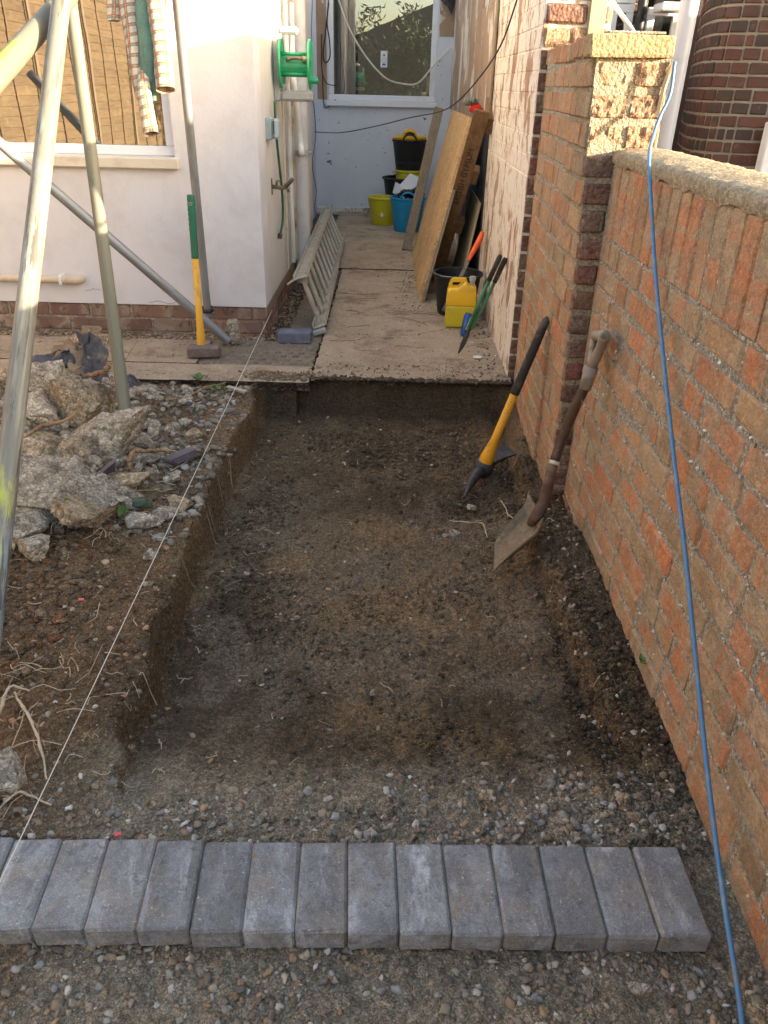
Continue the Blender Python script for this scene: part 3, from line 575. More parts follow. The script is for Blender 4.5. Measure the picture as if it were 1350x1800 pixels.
# rest of the wall behind the camera: joined
mb = MB()
for k in range(13):
    zc = .98-CP*(k+.5); y = (.55 if k > 5 else .95)-.01-(k % 2)*.13
    while y > -3.9: mb.box((WX, y-BL+.006, zc-.037), (WX+.05, y-.006, zc+.037), .004); y -= BL
y = 1.03
while y > -3.9: mb.box((WX, y-.08, .985), (WX+.05, y-.005, 1.222), .004); y -= .0875
tag(mb.build('far_brickwork', m_brick, gw), kind='stuff')
# coping
ys = np.arange(-4.0, 2.951, .012); prof = [(-.002, 1.218), (-.006, 1.228), (-.006, 1.248), (.002, 1.258), (.03, 1.263), (.09, 1.269), (.13, 1.271), (.17, 1.268), (.205, 1.255), (.222, 1.235), (.222, 1.19)]
prof2 = []
for i in range(len(prof)-1):
    for t in (0, .34, .67): prof2.append((prof[i][0]+(prof[i+1][0]-prof[i][0])*t, prof[i][1]+(prof[i+1][1]-prof[i][1])*t))
prof2.append(prof[-1]); pa = np.array(prof2); Yg, Kg = np.meshgrid(ys, np.arange(len(pa)), indexing='ij')
s_ = np.cumsum(np.r_[0, np.linalg.norm(np.diff(pa, axis=0), axis=1)])[Kg]
dn = .003*fbm(Yg, s_, .09, 4, 201)+.002*vnoise(Yg, s_, .016, 210)
Vx = WX+pa[Kg, 0]-np.where(Kg < 9, 1, 0)*dn; Vz = pa[Kg, 1]+dn*1.0-np.where(Kg == 0, .009*(vnoise(Yg, s_, .05, 215)+.3), 0)
id_ = np.arange(Yg.size).reshape(Yg.shape); Fq = np.stack([id_[:-1, :-1], id_[:-1, 1:], id_[1:, 1:], id_[1:, :-1]], -1).reshape(-1, 4)
o = link('coping', mkmesh('coping', np.stack([Vx, Yg, Vz], -1).reshape(-1, 3), Fq, m_coping, True), gw)
# foundation lip of the wall
ys = np.arange(.5, 2.95, .03); mb = MB()
for a, b in zip(ys[:-1], ys[1:]): mb.box((WX-.012+.006*math.sin(a*9), a, -.2), (WX+.01, b+.001, -.085+.012*math.sin(a*7)+.006*random.random()), .003, jit=.002)
o = mb.build('footing', material('footing_brick', (.33, .15, .07), [((.2, .1, .06), 9, .5, .7)], rough=.95, bump=[(40, .006)]), gw)
# ------------------------------------------------------------------ brick pillar
PY = 2.95
pl = empty('brick_pillar', 'brick pillar with spalled sunlit front and broad buff capping brick', 'brick pillar')
PC = .0930
def pxl(z): return float(np.interp(z, [-.1, .3, .9, 1.3, 1.6], [.705, .700, .683, .662, .652]))
mb = MB(); zz = np.linspace(-.4, 1.535, 24)
for a, b in zip(zz[:-1], zz[1:]): mb.box((pxl((a+b)/2)+.006, PY+.007, a), (.905, 3.30, b+.0005), .001)
mb.build('mortar_core', material('pillar_mortar', (.34, .28, .195), [((.24, .19, .13), 14, .5, .66), ((.44, .38, .28), 60, .58, .68)], rough=.95, bump=[(50, .006), (160, .004)], grain=((110, .2), (320, .25)), gbump=.5), pl)
for k in range(18):
    zc = 1.533-PC*(k+.5); upper = k < 3; xl = pxl(zc); w_ = (.915 if k < 4 else .80)-xl
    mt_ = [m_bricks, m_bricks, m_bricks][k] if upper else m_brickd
    parts = [(.0, w_)] if k == 3 else ([(0, w_*.5), (w_*.5, w_)] if upper else ([(0, w_*.78), (w_*.78, w_)] if k % 2 else [(0, w_)]))
    for a, b in parts:
        L = b-a-.010; me = brickmesh(L, PC-.018, .10, mt_, k*7+int(a*100), ch=.009, jit=.003)
        if upper:      # spalled face
            bm_V, bm_F = cbox((-L/2, 0, -(PC-.018)/2), (L/2, .1, (PC-.018)/2), .006)
            n_ = 18; m2 = 10; X, Z = np.meshgrid(np.linspace(-L/2, L/2, n_), np.linspace(-(PC-.014)/2, (PC-.014)/2, m2)); e = (np.abs(X) > L/2-.004) | (np.abs(Z) > (PC-.014)/2-.004)
            Y = .008*fbm(X, Z, .05, 3, k*5+1)+.004*vnoise(X, Z, .012, k+2)+e*.012+.004; idd = np.arange(n_*m2).reshape(m2, n_)
            me = mkmesh('brick', list(bm_V+[0, .012, 0])+list(np.stack([X, Y, Z], -1).reshape(-1, 3)), list(bm_F)+[tuple(q+len(bm_V)) for q in np.stack([idd[:-1, :-1], idd[:-1, 1:], idd[1:, 1:], idd[1:, :-1]], -1).reshape(-1, 4)], mt_)
        link('brick', me, pl, (xl+(a+b)/2, PY+random.uniform(-.003, .003), zc+random.uniform(-.002, .002)))
    # left flank of the pillar
    y = PY+.012; Ls = [.20, .13] if k % 2 else [.10, .23]
    for L in Ls:
        link('brick', brickmesh(L-.012, PC-.018, .05, m_brick, k*3+int(L*99), ch=.004), pl, (xl-.001+random.uniform(-.002, .002), y+L/2, zc+.001), (0, 0, RZ)); y += L
mb = MB(); mb.box((.600+.03, PY-.02, 1.537), (.905, PY+.085, 1.602), .006, jit=.003); capb = mb.build('capping_brick', m_cap, pl)
mb = MB(); mb.box((.69, PY+.09, 1.54), (.89, 3.30, 1.59), .006, jit=.004); mb.box((.69, PY+.0, 1.603), (.875, PY+.08, 1.609), .002, jit=.002); mb.build('top_mortar', m_mortar, pl)
for y in (PY+.095, PY+.185, PY+.27):
    mb = MB(); mb.box((pxl(1.5)-.004, y, 1.537), (.86, y+.075, 1.603), .006, jit=.003); mb.build('brick', m_brick, pl)
# ------------------------------------------------------------------ side wall between pillar and tall wall
sw = empty('linking_brick_wall', 'striped buff brick wall running back from the pillar to the white wall', 'brick wall')
def sx(y): return .688+(y-3.3)*.033
mb = MB()
for a in np.arange(3.30, 4.24, .1): mb.box((sx(a)+.006, a, -.4), (.90, a+.1, 1.533), .001)
mb.build('mortar_core', m_mortar, sw)
sm_ = bset(BL-.012, PC-.014, .06, m_brick); hm_ = bset(.12, PC-.014, .06, m_brick)
for k in range(18):
    zc = 1.533-PC*(k+.5); y = 3.29
    seq = ([.13]+[BL]*3+[.045]) if k % 2 else [BL, .13, BL, BL]
    for L in seq:
        if y+L > 4.255: L = 4.255-y
        if L < .03: break
        link('brick', random.choice(sm_ if L > .2 else hm_), sw, (sx(y+L/2)+random.uniform(-.002, .002), y+L/2, zc), (0, 0, RZ-.033), ((L-.010)/(BL-.012) if L > .2 else (L-.01)/.12, 1, 1)); y += L
y = 3.31
while y < 4.24:
    p = min(.088, 4.262-y); mb = MB(); mb.box((sx(y)-.003, y, 1.537), (.89, y+p-.011, 1.603+random.uniform(-.004, .004)), .005, jit=.002); mb.build('brick', m_brick, sw); y += p
mb = MB(); mb.box((.71, 3.31, 1.50), (.885, 4.17, 1.585), .002); mb.build('top_mortar', m_mortar, sw)
# ------------------------------------------------------------------ tall white painted wall
tw = empty('tall_painted_wall', 'tall brick wall with peeling cream paint along the alley', 'painted wall')
TX = .685; TY = 4.265
mb = MB(); mb.box((TX+.003, TY+.003, -.4), (1.0, 7.2, 1.98), .001); mb.box((TX+.003, 7.2, -.4), (1.0, 10.9, 3.2), .001); mb.build('wall_core', m_peel, tw)  # rear part raised above the view to keep sun off the back wall
pb = bset(BL-.005, PC-.005, .04, m_peel, ch=.003, jit=.0010); pbh = bset(.13, PC-.005, .04, m_peel, ch=.003, jit=.0010)
MB().box((TX+.0, TY+.002, -.35), (TX+.002, 7.19, 1.046), .001).build('painted_render', m_peel, tw)
for k in range(23):
    zc = 1.98-PC*(k+.5)+.0; y = TY+.01+(0 if k % 2 else .13)
    if zc < 1.0: continue
    if k % 2 == 0: link('brick', random.choice(pbh), tw, (TX, TY+.07, zc), (0, 0, RZ))
    for q in range(8):
        link('brick', random.choice(pb), tw, (TX+random.uniform(-.0015, .0015), y+BL/2, zc), (0, 0, RZ)); y += BL
# end face of the wall, sunlit above the linking wall, and the narrow dark return
for k in range(23):
    zc = 1.98-PC*(k+.5)
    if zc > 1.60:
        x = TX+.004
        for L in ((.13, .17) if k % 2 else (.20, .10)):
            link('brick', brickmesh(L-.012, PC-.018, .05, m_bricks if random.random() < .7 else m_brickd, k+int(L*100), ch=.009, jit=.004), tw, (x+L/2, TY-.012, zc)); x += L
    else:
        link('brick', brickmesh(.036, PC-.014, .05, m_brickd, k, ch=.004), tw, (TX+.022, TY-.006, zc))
# bare panel higher up towards the back
o = MB().box((TX-.014, 6.15, 1.20), (TX+.001, 7.19, 1.975), .003).build('bare_render', m_barebr, tw)
MB().box((TX-.014, 7.2, 1.20), (TX+.001, 10.55, 3.15), .003).build('bare_render', m_barebr, tw)
o = MB().box((TX-.020, 6.12, 1.25), (TX-.004, 6.17, 1.975), .004).build('batten', m_timb, tw)
mb = MB(); mb.box((.89, 4.30, 1.59), (.965, 4.37, 1.86), .004); po = mb.build('timber_post', m_post); po.location = (0, -.06, 0); tag(po, 'sunlit yellow timber post standing behind the pillar top', 'post')
# ------------------------------------------------------------------ white house on the left
hs = empty('white_house', 'white rendered house extension with brick plinth at left', 'house')
FY = 5.0
gR = onx  # shorthand
zsill0, zsill1 = ony(150, 293, FY)[2], ony(150, 272, FY)[2]
wxr = ony(300, 200, FY)[0]; zb = ony(200, 274, FY-.0)[2]
def wallhole(name, x0, x1, z0, z1, hx0, hx1, hz0, hz1, y, d, mat, parent):
    V = []; F = []
    xs = [x0, hx0, hx1, x1]; zs = [z0, hz0, hz1, z1]
    for yy in (y, y+d):
        for z in zs:
            for x in xs: V.append((x, yy, z))
    for i in range(3):
        for j in range(3):
            if i == 1 and j == 1: continue
            a = j*4+i; F.append((a, a+1, a+5, a+4)); F.append((a+16, a+20, a+21, a+17))
    for a, b in ((5, 6), (6, 10), (10, 9), (9, 5)): F.append((a, b, b+16, a+16))
    for a, b in ((0, 3), (3, 15), (15, 12), (12, 0)): F.append((a, a+16, b+16, b))
    return link(name, mkmesh(name, V, F, mat), parent)
HZ0 = .165
wallhole('front_wall', -5.0, -.793, HZ0, 3.0, -3.6, wxr, zb, 2.35, FY, .25, m_render, hs)
MB().box((-.80, FY+.252, HZ0), (-.793+.001, 8.25, 3.0), .002).build('side_wall', m_render2, hs)
MB().box((-5.1, FY-.12, 3.0), (-.7, 8.3, 3.12), .005).build('roof', m_upvc, hs)
MB().box((-1.10, FY+.02, -.3), (-.81, 8.2, HZ0-.001), .002).build('side_plinth', m_barebr, hs)
MB().box((-.802, FY-.005, HZ0-.06), (-.788, 8.2, HZ0+.0), .002).build('side_batten', m_timb, hs)
MB().box((-5., FY+.019, -.3), (-1.1, FY+.2, HZ0-.001), .002).build('plinth_core', m_mortar, hs)
m_plb = material('plinth_brick', (0, 0, 0), rnd=[(.20, .11, .08), (.24, .14, .10), (.16, .09, .07), (.27, .19, .14)], layers=[((.33, .25, .19), 6, .5, .62), ((.1, .06, .045), 12, .56, .66)], rough=.95, bump=[(30, .006)])
pbm = bset(BL-.014, .078, .05, m_plb)
for k in range(3):
    x = -3.0+(k % 2)*.13
    while x < -.81:
        L = min(BL, -.795-x)
        if L < .05: break
        link('brick', random.choice(pbm), hs, (x+L/2, FY+.010, .118-.09*k), (0, 0, 0), (L/BL, 1, 1)); x += L
pbs = bset(BL-.014, .078, .04, m_plb)
for k in range(2):
    for q in range(12):
        o = link('brick', random.choice(pbs), hs, (-.795, FY+.15+q*BL, .06-.09*k), (0, 0, R(90)))
for pts in ([(262, 532), (280, 529), (297, 534), (318, 530)], [(150, 512), (168, 508), (176, 510)]):
    rs = np.random.RandomState(pts[0][0]); P_ = catmull([ony(a, b, FY-.0002) for a, b in pts], 5); P_ = P_+rs.normal(0, .0022, P_.shape)*[1, 0, 1]
    MB().tube(P_, .0011, 4).build('hairline_crack', m_dark, hs)
# front window
wn = link('window', None, hs)
gz0 = zb+.055
mb = MB()
for a, b in (((-3.6, FY+.05, zb), (wxr-.001, FY+.12, gz0)), ((-3.6, FY+.05, 2.29), (wxr-.001, FY+.12, 2.35)), ((wxr-.06, FY+.0505, gz0), (wxr-.0005, FY+.12, 2.29)), ((-3.6, FY+.0505, gz0), (-3.54, FY+.12, 2.29))): mb.box(a, b, .006)
mb.build('frame', m_upvc, wn)
MB().box((-3.54, FY+.075, gz0), (wxr-.06, FY+.083, 2.29), .001).build('pane', m_glass, wn)
MB().box((-3.8, FY-.045, zsill0), (ony(313, 288, FY-.045)[0], FY+.06, zb-.002), .006).build('sill', m_cream, wn)
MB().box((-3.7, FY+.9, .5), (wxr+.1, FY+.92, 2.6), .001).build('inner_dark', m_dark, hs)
# ------------------------------------------------------------------ back house wall and window
bh = empty('back_house', 'pale blue white rendered house wall closing the end of the alley', 'house')
BY = 10.6
wl, wr = -.80, .485; z0w = 1.262
wallhole('back_wall', -1.6, 1.1, -.3, 5.2, wl, wr, z0w, 2.9, BY, .3, m_renderb, bh)
MB().box((-1.35, 8.26, -.3), (-.965, 10.598, 3.0), .002).build('return_wall', m_renderb, bh)
MB().box((-1.2, BY-.012, -.02), (.7, BY-.001, .05), .003, jit=.002).build('mouldy_foot', m_peel, bh)
MB().box((-.93, BY-.006, 1.27), (-.815, BY-.0005, 2.6), .002, jit=.003).build('bare_render', m_barebr, bh)
MB().box((.50, BY-.006, 1.95), (.68, BY-.0005, 2.6), .002, jit=.004).build('bare_render', m_barebr, bh)
wb = link('window', None, bh); fw = .065
mb = MB()
for a, b in (((wl, BY+.02, z0w), (wr, BY+.09, z0w+fw)), ((wl, BY+.02, 2.84), (wr, BY+.09, 2.9)), ((wl, BY+.0205, z0w+fw), (wl+fw, BY+.09, 2.84)), ((wr-fw, BY+.0205, z0w+fw), (wr, BY+.09, 2.84))): mb.box(a, b, .006)
mb.build('frame', m_upvc, wb)
MB().box((wl+fw, BY+.05, z0w+fw), (wr-fw, BY+.058, 2.84), .001).build('pane', m_glassb, wb)
MB().box((wl-.02, BY-.05, z0w-.058), (wr+.025, BY+.03, z0w-.002), .005).build('sill', m_upvc, wb)
# curtain folds and cords inside
mb = MB()
for k in range(7):
    x = wl+.09+k*.042; mb.tube([(x, BY+.22, 1.2), (x+.02*math.sin(k*2), BY+.22, 1.9), (x+.01*k, BY+.22, 2.9)], .021, 10, sm=3)
mb.build('curtain', m_curt, wb, True)
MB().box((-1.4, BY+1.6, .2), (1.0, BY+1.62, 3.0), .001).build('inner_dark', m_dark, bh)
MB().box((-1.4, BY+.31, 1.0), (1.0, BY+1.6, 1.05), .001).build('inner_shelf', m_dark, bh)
# sticker on the glass
st_c = ony(675, 104, BY+.045); mb = MB(); mb.box((st_c[0]-.04, BY+.042, st_c[2]-.085), (st_c[0]+.04, BY+.046, st_c[2]+.085), .0008)
stk = mb.build('window_sticker', m_white); tag(stk, 'small pale sticker stuck on the back window glass', 'sticker')
mb = MB(); P_ = [(st_c[0]+.022*math.cos(a), BY+.0405, st_c[2]-.01+.022*math.sin(a)) for a in np.linspace(0, 6.28, 14)]
mb.tube(P_, .002, 5, False); mb.box((st_c[0]-.02, BY+.040, st_c[2]-.065), (st_c[0]+.02, BY+.0415, st_c[2]-.045), .0003); mb.box((st_c[0]-.01, BY+.040, st_c[2]+.03), (st_c[0]+.01, BY+.0415, st_c[2]+.05), .0003); mb.build('printed_mark', m_canb, stk)
# ------------------------------------------------------------------ pipes on the side wall
SX = -.793
def vpipe(name, px, z0, z1, r, mat, label, x=SX, off=None, pyref=300):
    off = r+.012 if off is None else off; p = onx(px, pyref, x+off); mb = MB(); mb.tube([(x+off, p[1], z0), (x+off, p[1], z1)], r, 18)
    t = empty(name, label, 'pipe', (x+off, p[1], 0)); o = mb.build('pipe_run', mat, t, True, auto=40); o.location = (-(x+off), -p[1], 0)
    return t, p
t1, p1 = vpipe('soil_pipe', 529, -.02, 3.0, .062, m_pipeg, 'thick pale grey soil pipe standing against the alley wall')
mb = MB(); 
mb.lathe([(.070, -.02), (.070, .02)], 18, (0, 0, ony(529, 268, p1[1])[2])); mb.tube([(-.02, .0, ony(529, 268, p1[1])[2]), (.09, -.02, ony(529, 268, p1[1])[2])], .012, 8); mb.build('clamp_ring', m_grey, t1, True)
t2, p2 = vpipe('rusty_feed_pipe', 518, .17, 3.0, .012, m_rust, 'thin rust stained pipe running down beside the soil pipe', pyref=350)
t3, p3 = vpipe('thin_white_pipe', 509, .2, 3.0, .018, m_pipew, 'thin white pipe left of the rusty one', pyref=250)
t4, p4 = vpipe('cream_conduit', 499, .2, 3.0, .009, m_pipec, 'slim cream conduit nearest the house corner', pyref=250)
a_ = onx(517, 150, SX+.09); b_ = onx(528, 250, SX+.11)
mb = MB(); zt = a_[2]; mb.tube([(SX+.05, a_[1]+.3, zt+.5), (SX+.07, a_[1]+.1, zt+.1), tuple(a_), tuple(b_), tuple(onx(530, 268, SX+.13)), (p1[0]+.0, p1[1], onx(530, 268, SX+.13)[2]-.02)], .022, 14, sm=4)
tag(mb.build('waste_pipe', m_pipew, None, True), 'white waste pipe sloping into the grey soil pipe', 'pipe')
# low waste pipe on the front wall
za = ony(100, 491, FY-.05)[2]; xe = ony(138, 491, FY-.05)[0]
wp = empty('low_waste_pipe', 'cream overflow pipe along the front of the white house', 'pipe', (xe, FY, za))
mb = MB(); mb.tube([(-1.6, -.05, 0), (-.06, -.05, 0)], .0235, 16); mb.build('pipe_run', m_pipec, wp, True, auto=50)
mb = MB(); mb.tube([(-.10, -.05, 0), (-.03, -.05, 0), (-.008, -.04, 0), (0, -.015, 0), (0, .01, 0)], .028, 16, sm=3); mb.build('elbow', m_pipec, wp, True, auto=60)
mb = MB(); mb.box((-.118, -.082, -.032), (-.098, 0, .032), .006); mb.build('clip', m_upvc, wp)
# ------------------------------------------------------------------ hose reel
ry = onx(480, 110, SX)[1]; zr = ony(520, 110, ry)[2]
k_ = (onx(480, 110, SX)[1]/math.cos(0))*.00065  # metres per photo pixel near the wall
def rz(py): return float(onx(480, py, SX)[2])
hr = empty('hose_reel', 'bright green hose reel on a grey wall bracket', 'hose reel', (SX, ry, rz(178)))
zo = rz(178); H_ = rz(47)-zo; Wd = ony(551, 170, ry)[0]-SX
mb = MB(); mb.box((.0, -.035, .0), (.045, .035, H_), .008); mb.box((.045, -.03, H_-.045), (.17, .03, H_), .014); mb.box((.045, -.04, 0), (Wd, .04, .065), .016); mb.box((.045, -.035, .065), (.075, .035, .10), .008)
mb.build('bracket', m_grey, hr)
zc_ = rz(112)-zo; f1, f2 = .055, ony(545, 110, ry)[0]-SX
def xlathe(prof, M0=(0, 0, 0)):  # axis along x
    return np.array([[0, 0, 1, M0[0]], [1, 0, 0, M0[1]], [0, 1, 0, M0[2]], [0, 0, 0, 1.]])
rf = (rz(68)-rz(158))/2
for f in (f1, f2):
    mb = MB(); mb.lathe([(.02, -.004), (rf*.8, -.004), (rf*.97, -.007), (rf, 0), (rf*.97, .008), (rf*.8, .004), (.02, .004)], 40, M=xlathe(None, (f, 0, zc_))); mb.build('flange', m_green, hr, True, auto=35)
mb = MB(); mb.lathe([(rf*.42, f1), (rf*.42, f2)], 32, M=xlathe(None, (0, 0, zc_-.012))); mb.build('drum', m_green, hr, True)
mb = MB()
for a in (0.9, 2.3, 4.0): mb.tube([(f1, rf*.52*math.cos(a), zc_+rf*.52*math.sin(a)), (f2, rf*.52*math.cos(a), zc_+rf*.52*math.sin(a))], .011, 10)
mb.build('drum_rib', m_green, hr, True)
mb = MB(); mb.tube([(f2, -rf*.4, zc_-.09), (f2+.055, -rf*.4, zc_-.09)], .018, 14); mb.build('crank_handle', m_green, hr, True, auto=40)
mb = MB(); mb.tube([(f1+.04, -rf*.5, zc_+.02), (f1+.09, -rf*.58, zc_+.035), (f1+.15, -rf*.58, zc_+.028)], .011, 10, sm=3); mb.tube([(f1+.145, -rf*.58, zc_+.028), (f1+.19, -rf*.58, zc_+.025)], .02, 10); mb.build('hose_connector', m_brass, hr, True)
mb = MB(); mb.lathe([(.0001, 0), (.012, 0), (.012, .01)], 10, M=xlathe(None, (.04, -.0, H_-.12))); mb.build('screw', m_brass, hr)
# hose hanging down, socket box, tap
hp = [onx(483, 178, SX+.03), onx(485, 230, SX+.03), onx(490, 280, SX+.03), onx(496, 340, SX+.035), onx(497, 385, SX+.03), onx(493, 412, SX+.025)]
ho = empty('green_hose', 'short dark green hose hanging down from the reel', 'hose', hp[-1]); L0 = np.array(hp[-1])
mb = MB(); mb.tube([p-L0 for p in hp], .0085, 10, sm=5); mb.build('hose_run', m_hose, ho, True)
mb = MB(); mb.tube([hp[-1]-L0+[0, 0, .006], hp[-1]-L0+[-.006, 0, -.028]], .0155, 12); mb.build('hose_end', m_brass, ho, True, auto=40)
bc = onx(477, 226, SX+.03)
sb = empty('switch_box', 'grey green outdoor switch box below the hose reel', 'switch box', bc)
mb = MB(); mb.box((-.035, -.055, -.062), (.012, .055, .062), .008); mb.build('back_box', m_ggrn, sb)
mb = MB(); mb.box((.013, -.06, -.058), (.05, .045, .058), .014); mb.build('lid', m_ggrn, sb)
mb = MB(); mb.box((.02, -.063, -.03), (.026, -.058, .045), .002); mb.build('hinge_slot', m_black, sb)
tc = onx(481, 328, SX+.015)
tp = empty('garden_tap', 'tarnished brass garden tap fixed on the side wall', 'tap', tc)
mb = MB(); mb.box((-.02, -.012, -.05), (-.008, .02, .05), .003); mb.build('wall_plate', m_brass, tp)
mb = MB(); mb.tube([(-.01, 0, 0), (.06, -.01, -.005), (.085, -.012, .01), (.12, -.015, .04), (.13, -.015, .055)], .013, 12, sm=3); mb.tube([(.085, -.012, 0), (.10, -.014, -.03)], .010, 10); mb.build('spout', m_brass, tp, True)
mb = MB(); mb.tube([(.02, 0, 0), (.02, 0, .033), (.045, 0, .037)], .008, 8); mb.build('tap_lever', m_brass, tp, True)
# ------------------------------------------------------------------ cables
def cable(name, pts, r, mat, label, cat='cable', sm=5):
    mb = MB(); mb.tube(pts, r, 8, sm=sm); return tag(mb.build(name, mat, None, True), label, cat)
cable('wall_flex', [onx(549, 0, -.80), onx(547, 70, -.78), onx(545, 150, -.76), onx(552, 190, -.78), onx(555, 240, -.80), onx(549, 290, -.80), onx(556, 335, -.82), onx(553, 365, -.80), onx(560, 395, -.70), onx(568, 415, -.62), onx(566, 425, -.60)], .0035, m_cable, 'thin grey wire dangling beside the soil pipe to the ladder')
cable('coiled_cable', [ony(578, 0, BY-.05), ony(572, 60, BY-.05), ony(568, 95, BY-.05), ony(572, 110, BY-.05), ony(580, 100, BY-.05), ony(579, 70, BY-.05), ony(575, 40, BY-.05), ony(578, 5, BY-.05)], .007, m_cable, 'black cable loop hanging left of the back window')
cable('corner_wire', [ony(565, 60, BY-.03), ony(566, 120, BY-.03), ony(573, 145, BY-.03), ony(590, 151, BY-.03)], .005, m_cable, 'thin dark wire bending onto the left window frame')
cable('washing_line', [onx(553, 232, -.85), ony(600, 233, 9.2), ony(660, 222, 8.4), ony(720, 207, 7.6), ony(770, 197, 6.7), ony(800, 182, 6.2), ony(840, 140, 5.6), ony(880, 80, 5.0), ony(912, -10, 4.6)], .0045, m_cable, 'dark cable drooping across the alley from pipe to right wall')
cable('drooping_flex', [ony(592, -10, BY-.12), ony(612, 45, BY-.12), ony(640, 95, BY-.12), ony(675, 135, BY-.12), ony(705, 147, BY-.12), ony(735, 146, BY-.12), ony(760, 118, BY-.10), ony(789, 86, BY-.05)], .009, m_cablew, 'pale flex drooping in front of the back window')
cable('curled_wire', [ony(590, 175, BY-.02), ony(572, 190, BY-.02), ony(568, 165, BY-.02), ony(567, 130, BY-.02)], .005, m_cable, 'dark wire curling under the window sill end')
# black plastic flap top right of back window
o = MB().add([ony(783, -30, BY-.15), ony(775, 2, BY-.15), ony(787, 12, BY-.12), ony(794, 26, BY-.1), ony(800, 5, BY-.1), ony(803, -30, BY-.1)], [(0, 1, 2), (0, 2, 4), (2, 3, 4), (0, 4, 5)]).build('plastic_flap', m_sheet)
so_ = o.modifiers.new('s', 'SOLIDIFY'); so_.thickness = .01; tag(o, 'torn black plastic flap above the right of the back window', 'plastic flap')
# ------------------------------------------------------------------ buckets
def bucket(name, label, cat, c, r0, r1, h, mat, rim=.012, handle=None, lean=(0, 0, 0), sq=0, group=None, flex=None):
    t = empty(name, label, cat, c, lean, group)
    MB().lathe([(.0001, 0), (r0, 0), (r0+.003, .006), (r1, h-.03), (r1+rim*.3, h-.028), (r1+rim, h-.02), (r1+rim, h-.004), (r1+rim*.4, h), (r1-.004, h-.004), (r0-.002, .012), (.0001, .010)], 36).build('body', mat, t, True, auto=40)
    if handle: 
        pts = [(r1*math.cos(a)*1.03, handle[1]*(math.sin(a)), h-.02-handle[0]*math.sin(a)) for a in np.linspace(0, math.pi, 13)]
        MB().tube(pts, .0028, 6).build('wire_handle', m_steel, t, True)
    if flex:
        for s in (-1, 1):
            hx, ang = flex, s
            pts = [(math.cos(a)*.075*1.0, s*(r1-.002), h+.058*math.sin(a)) for a in np.linspace(-.15, math.pi+.15, 13)]
            MB().tube(pts, .010, 8).build('loop_handle', hx, t, True)
    return t
yb = onz(672, 397); t = bucket('yellow_bucket', 'yellow bucket standing alone left of the blue tub', 'bucket', yb+[0, .14, .004], .125, .165, .30, m_yel, handle=(.19, -.17))
MB().box((-.02, -.146, .10), (.008, -.142, .15), .001).build('barcode_label', m_white, t)
bb = onz(712, 410); bt = bucket('blue_tub', 'bright blue flexible tub filled with black and white rubbish', 'tub', bb+[.02, .16, .004], .14, .19, .36, m_blue, flex=m_blue)
# rubbish in tub
def crumple(name, c, s, mat, label, seed, cat, sub=3, amp=.5):
    V, F = ICO[sub]; V = V.copy(); rs = np.random.RandomState(seed)
    for i in range(len(V)):
        n_ = mnoise.fractal(Vector(V[i]*1.6+seed), .8, 2, 3); V[i] *= 1+amp*n_
    o = link(name, mkmesh(name, V*np.array(s), F, mat, False), None, c); return tag(o, label, cat)
tubz = .36; tcx = bb+[.02, .16, 0]
crumple('bin_bag', (tcx[0]+.02, tcx[1]-.03, tubz+.02), (.14, .12, .09), m_black, 'crumpled black bag stuffed in the blue tub', 11, 'bag')
o = MB().add([tcx+[-.17, -.10, .41], tcx+[-.05, -.14, .36], tcx+[.12, -.12, .37], tcx+[.20, -.02, .52], tcx+[.02, .02, .60], tcx+[-.09, -.05, .49], tcx+[-.14, -.08, .52]], [(0, 1, 5, 6), (1, 2, 4, 5), (2, 3, 4)]).build('torn_sack', m_bag); s_ = o.modifiers.new('s', 'SUBSURF'); s_.subdivision_type = 'SIMPLE'; s_.levels = s_.render_levels = 2; s_ = o.modifiers.new('t', 'SOLIDIFY'); s_.thickness = .004
tag(o, 'torn white plastic sack sticking out of the blue tub', 'bag')
kb = onz(698, 378); cxk, cyk = kb[0]+.13, 10.05
hz = lambda py: float(ony(715, py, cyk-.15)[2])
bucket('black_bucket', 'black bucket behind the yellow bucket holding the stack', 'bucket', (kb[0]+.06, 10.05, .004), .17, .235, max(.3, hz(314)), m_black, rim=.02)
bucket('yellow_bucket', 'yellow bucket nested in the middle of the bucket stack', 'bucket', (cxk, cyk, hz(300)-.34), .13, .165, .34, m_yel)
bucket('black_tub', 'black tub nested above the stacked yellow bucket', 'tub', (cxk-.0, cyk, hz(284)-.31), .13, .165, .31, m_black)
bucket('black_flexible_tub', 'black flexible tub second from the top of the stack', 'tub', (cxk-.01, cyk, hz(246)-.44), .135, .195, .44, m_black, flex=m_black)
bucket('yellow_trug', 'yellow flexible trug with loop handles topping the stack', 'tub', (cxk-.01, cyk, hz(240)-.40), .145, .182, .40, m_yel2, flex=m_yel2)
# front black bucket with tool
kbz = onz(790, 548); t = bucket('builders_bucket', 'black builders bucket beside the yellow jerrycan', 'bucket', (.478, 5.62, .004), .125, .165, .29, m_black, rim=.014, handle=(-.02, -.19))
a_, b_ = ony(808, 490, 5.6), ony(848, 408, 5.78)
sw_ = empty('hand_saw', 'orange handled hand saw standing in the black bucket', 'saw', a_); d_ = b_-a_
M_ = axf((0, 0, 0), d_, (0, 1, 0)); Ls = np.linalg.norm(d_)
MB().poly([(-.018, -.26), (.018, -.26), (.010, Ls*.42), (-.010, Ls*.42)], -.001, .001, M=M_).build('blade', m_steel, sw_)
mb = MB(); mb.tube([xf([p], M_)[0] for p in [(0, 0, Ls*.38), (0, 0, Ls*.5), (.004, 0, Ls*.7), (.006, 0, Ls*.88), (0, 0, Ls*1.0)]], [.010, .016, .020, .022, .014], 12, sm=3); mb.build('grip', m_orange, sw_, True)
